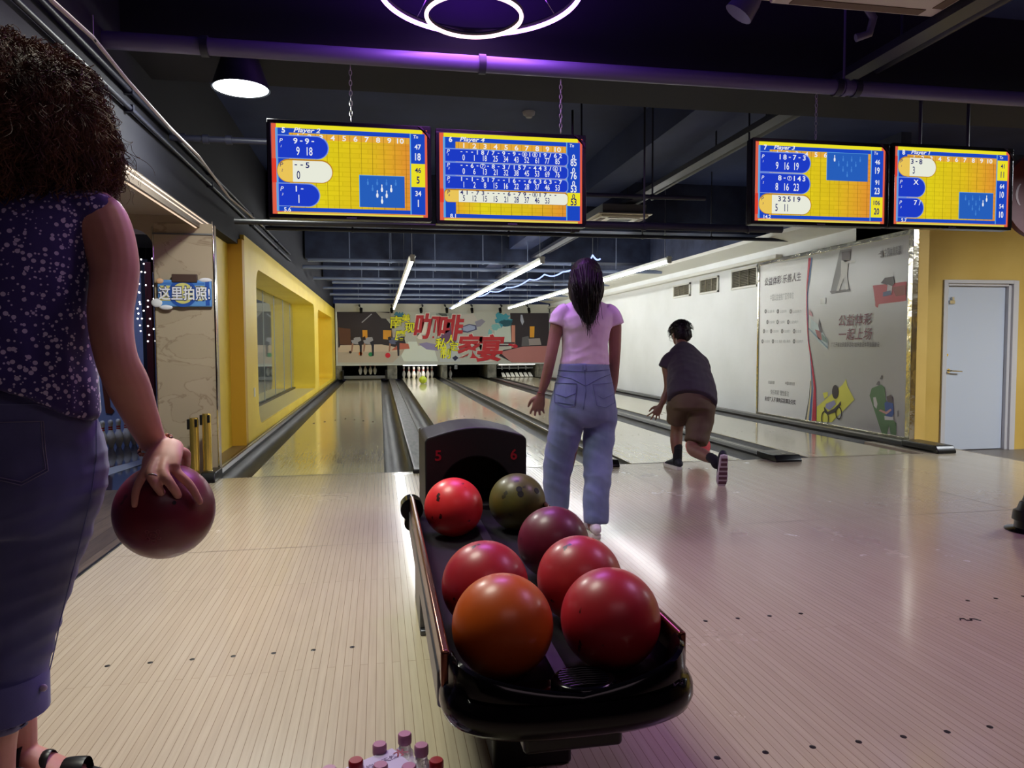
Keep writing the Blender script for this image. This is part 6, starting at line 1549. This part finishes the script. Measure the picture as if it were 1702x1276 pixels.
# long straight hair
mhd = mat('hair_black', srgb(22, 15, 20), .5, spec=.3); vary(mhd, srgb(16, 11, 15), srgb(32, 21, 27), 20, (3, 3, .4))
b = MB()
b.ell(hc2+V((0, -.01, .024)), (.088, .102, .092), 24)
limb(b, [P2(973, 452, -.0), P2(974, 480, -.03), P2(974, 505, -.05), P2(979, 535, -.105)], [(.088, .075), (.092, .055), (.080, .040), (.030, .018)], 6, 18, up=(1, 0, 0))
b.ell(P2(952, 478, .02), (.024, .05, .085), 14); b.ell(P2(996, 478, .02), (.026, .05, .085), 14)
m_ = fuse(b, .006, 5); displace(m_, lambda c, n: .0035*noise.noise(V((c.x*90, c.y*60, c.z*4)))); h2 = wear('hair', m_, mhd, W2)
st_ = MB(); rnd = random.Random(9)
for k in range(260):
    u = rnd.uniform(-1, 1); x0_ = 974+u*27; y0_ = 440+abs(u)*16+rnd.uniform(-5, 8); ye = rnd.uniform(515, 562)-abs(u)*26; xe = 980+u*11+rnd.uniform(-5, 5)
    if k % 11 == 0: xe += rnd.choice((-12, 14)); ye -= 10
    pts = []
    for i in range(14):
        t = i/13; x = x0_+(xe-x0_)*(t**1.3)+1.6*math.sin(5*t+k); y = y0_+(ye-y0_)*t
        dep_ = -.06-.06*math.sin(PI*min(1, t*1.2))-.075*t+.03*abs(u)
        pts.append(P2(x, y, dep_))
    st_.tube(pts, lambda t: .0026*(1-.75*t), 4)
put('hair_strands', st_, mhd, h2, merge=False)

# ------------------------------------------------------------------ boy bowling
W3 = empty('person', 'boy in a dark T-shirt and brown shorts bending forward in a bowling lunge', 'person', (2.45, 5.5, 0))
b = MB()
hc3 = atY(1131, 556, 6.12)
head(b, hc3, 1.0, .15, .45)
limb(b, [atY(1138, 590, 5.95), atY(1134, 578, 6.02), atY(1132, 566, 6.08)], [(.07, .06), (.052, .052), (.048, .048)], 4, 14)
limb(b, [atY(1152, 665, 5.55), atY(1148, 630, 5.72), atY(1140, 600, 5.90)], [(.14, .10), (.15, .10), (.14, .09)], 5, 18, up=(1, 0, 0))
limb(b, [atY(1116, 596, 5.95), atY(1108, 606, 5.95), atY(1110, 628, 5.93), atY(1110, 646, 5.92), atY(1103, 664, 5.90), atY(1098, 674, 5.88)], [.046, .044, .038, .034, .030, .022], 5, 14)
hand(b, atY(1098, 674, 5.88), (-.55, .0, -.9), (-.2, -1, .3), (-1, -.2, .6), .92, curl=(.15, .3, .4, .5), spread=.5)
limb(b, [atY(1160, 596, 5.98), atY(1166, 612, 6.02), atY(1166, 650, 6.10), atY(1164, 690, 6.08), BOYBALL+V((.01, -.03, .19))], [.046, .046, .038, .032, .022], 5, 14)
hand(b, BOYBALL+V((.01, -.03, .19)), (-.02, .35, -.9), (0, 1, .4), (1, 0, 0), .9, curl=(.3, .4, .4, .4))
limb(b, [atY(1130, 668, 5.60), atY(1127, 695, 5.72), atY(1125, 712, 5.78), atY(1124, 735, 5.76), V((*atY(1126, 756, 5.74)[:2], .10))], [.085, .062, .052, .050, .034], 5, 16)
kn = atY(1152, 744, 5.50)
an = atY(1187, 764, 5.10)
limb(b, [atY(1164, 672, 5.55), atY(1160, 710, 5.58), kn, kn.lerp(an, .45)+V((0, 0, -.01)), an], [.088, .070, .052, .050, .034], 6, 16)
me3 = fuse(b, .0050, 4); wear('body', me3, sk3, W3); eyes(hc3, 1.0, .15, .45, W3)
tee = mat('dark_tee', srgb(56, 47, 60), .85, sheen=.1); b = MB()
limb(b, [atY(1150, 668, 5.52), atY(1150, 650, 5.60), atY(1147, 628, 5.73), atY(1143, 608, 5.86), atY(1137, 587, 5.98), atY(1134, 576, 6.04)], [(.200, .15), (.200, .155), (.188, .145), (.172, .12), (.130, .09), (.072, .06)], 6, 24, up=(1, 0, 0), ends=False)
b.ell(atY(1160, 606, 5.92), (.09, .09, .085), 16)
limb(b, [atY(1124, 592, 5.93), atY(1112, 600, 5.93), atY(1105, 612, 5.93)], [.06, .066, .062], 4, 16, ends=False)
limb(b, [atY(1155, 594, 5.97), atY(1166, 606, 6.0), atY(1168, 622, 6.03)], [.06, .066, .062], 4, 16, ends=False)
m_ = fuse(b, .007, 5); displace(m_, folds(6, 6, 9, .010, 3.)); wear('t_shirt', m_, tee, W3)
sho = mat('brown_shorts', srgb(92, 76, 60), .85); b = MB()
limb(b, [atY(1151, 652, 5.60), atY(1152, 664, 5.56), atY(1152, 682, 5.54)], [(.150, .10), (.180, .135), (.176, .128)], 5, 22, up=(1, 0, 0), ends=False)
limb(b, [atY(1131, 665, 5.58), atY(1127, 685, 5.66), atY(1125, 701, 5.70)], [.105, .095, .085], 5, 18, ends=False)
limb(b, [atY(1166, 668, 5.54), atY(1163, 700, 5.56), atY(1158, 728, 5.53), atY(1156, 736, 5.52)], [.112, .105, .095, .092], 5, 18, ends=False)
m_ = fuse(b, .007, 30); displace(m_, folds(5, 5, 8, .012, 9.)); wear('shorts', m_, sho, W3)
sock = mat('sock_black', srgb(24, 24, 30), .9)
fa = V((*atY(1126, 756, 5.74)[:2], .10))
s_ = MB(); limb(s_, [fa+V((0, 0, .09)), fa, fa+V((0, -.0, -.04))], [.041, .038, .038], 4, 14); put('sock', s_, sock, W3, 180)
s_ = MB(); limb(s_, [an.lerp(kn, .16), an, an+V((.01, -.02, -.03))], [.040, .038, .038], 4, 14); put('sock', s_, sock, W3, 180)
shd = mat('shoe_dark', srgb(30, 34, 46), .6); so_m = mat('sole_pale', srgb(196, 190, 188), .6); trd = mat('tread_plum', srgb(96, 66, 70), .7)
shoe(W3, (fa.x, fa.y-.05, 0), .06, 0, shd, wso, .95)
# rear shoe stands on its toe with the sole towards the camera
toe_ = atZ(1199, 806, .005); e_ = shoe(W3, (toe_.x-.05, toe_.y-.24, .0), -.22, 1.30, shd, so_m, .92, trd)
# short black hair
b = MB(); R3 = Matrix.Rotation(.15, 3, 'Z') @ Matrix.Rotation(-.45, 3, 'X')
b.ell(hc3+R3 @ V((0, -.016, .040)), (.088, .104, .092), 22, rot=R3); b.ell(hc3+R3 @ V((0, -.045, -.02)), (.078, .064, .072), 18, rot=R3)
m_ = fuse(b, .006, 3); displace(m_, lambda c, n: .006*noise.noise(c*45)+.004*noise.noise(c*110)); h3 = wear('hair', m_, mhd, W3)
st_ = MB(); rnd = random.Random(2)
for k in range(420):
    z = rnd.uniform(-.1, 1); a = rnd.uniform(0, 2*PI); d = V((math.sqrt(max(0, 1-z*z))*math.cos(a), math.sqrt(max(0, 1-z*z))*math.sin(a), z))
    p0 = hc3+R3 @ (V((0, -.016, .040))+V((d.x*.088, d.y*.104, d.z*.092))); o_ = R3 @ d; tn = (R3 @ V((d.x*.4, .5 if d.y > -.2 else -.3, -.6))).normalized()
    st_.tube([p0, p0+o_*.008+tn*.012, p0+o_*.010+tn*.028], lambda t: .0018*(1-.8*t), 3)
put('hair_strands', st_, mhd, h3, merge=False)
g_ = MB(); q3 = lambda x, y, z: hc3+R3.to_3x3() @ (V((x, y, z))*1.0)
for sx in (-1, 1):
    c_ = q3(sx*.034, .102, .004); g_.loft([c_+R3 @ V((.024*math.cos(a), 0, .018*math.sin(a))) for a in [2*PI*i/18 for i in range(18)]], [(.0015, .0015)]*18, n=5, close=True)
    g_.tube([q3(sx*.06, .10, .008), q3(sx*.082, .04, .006), q3(sx*.084, -.02, .0)], .0015, 5)
g_.tube([q3(-.010, .104, .006), q3(.010, .104, .006)], .0015, 5); put('glasses', g_, m_steel, W3, 60)
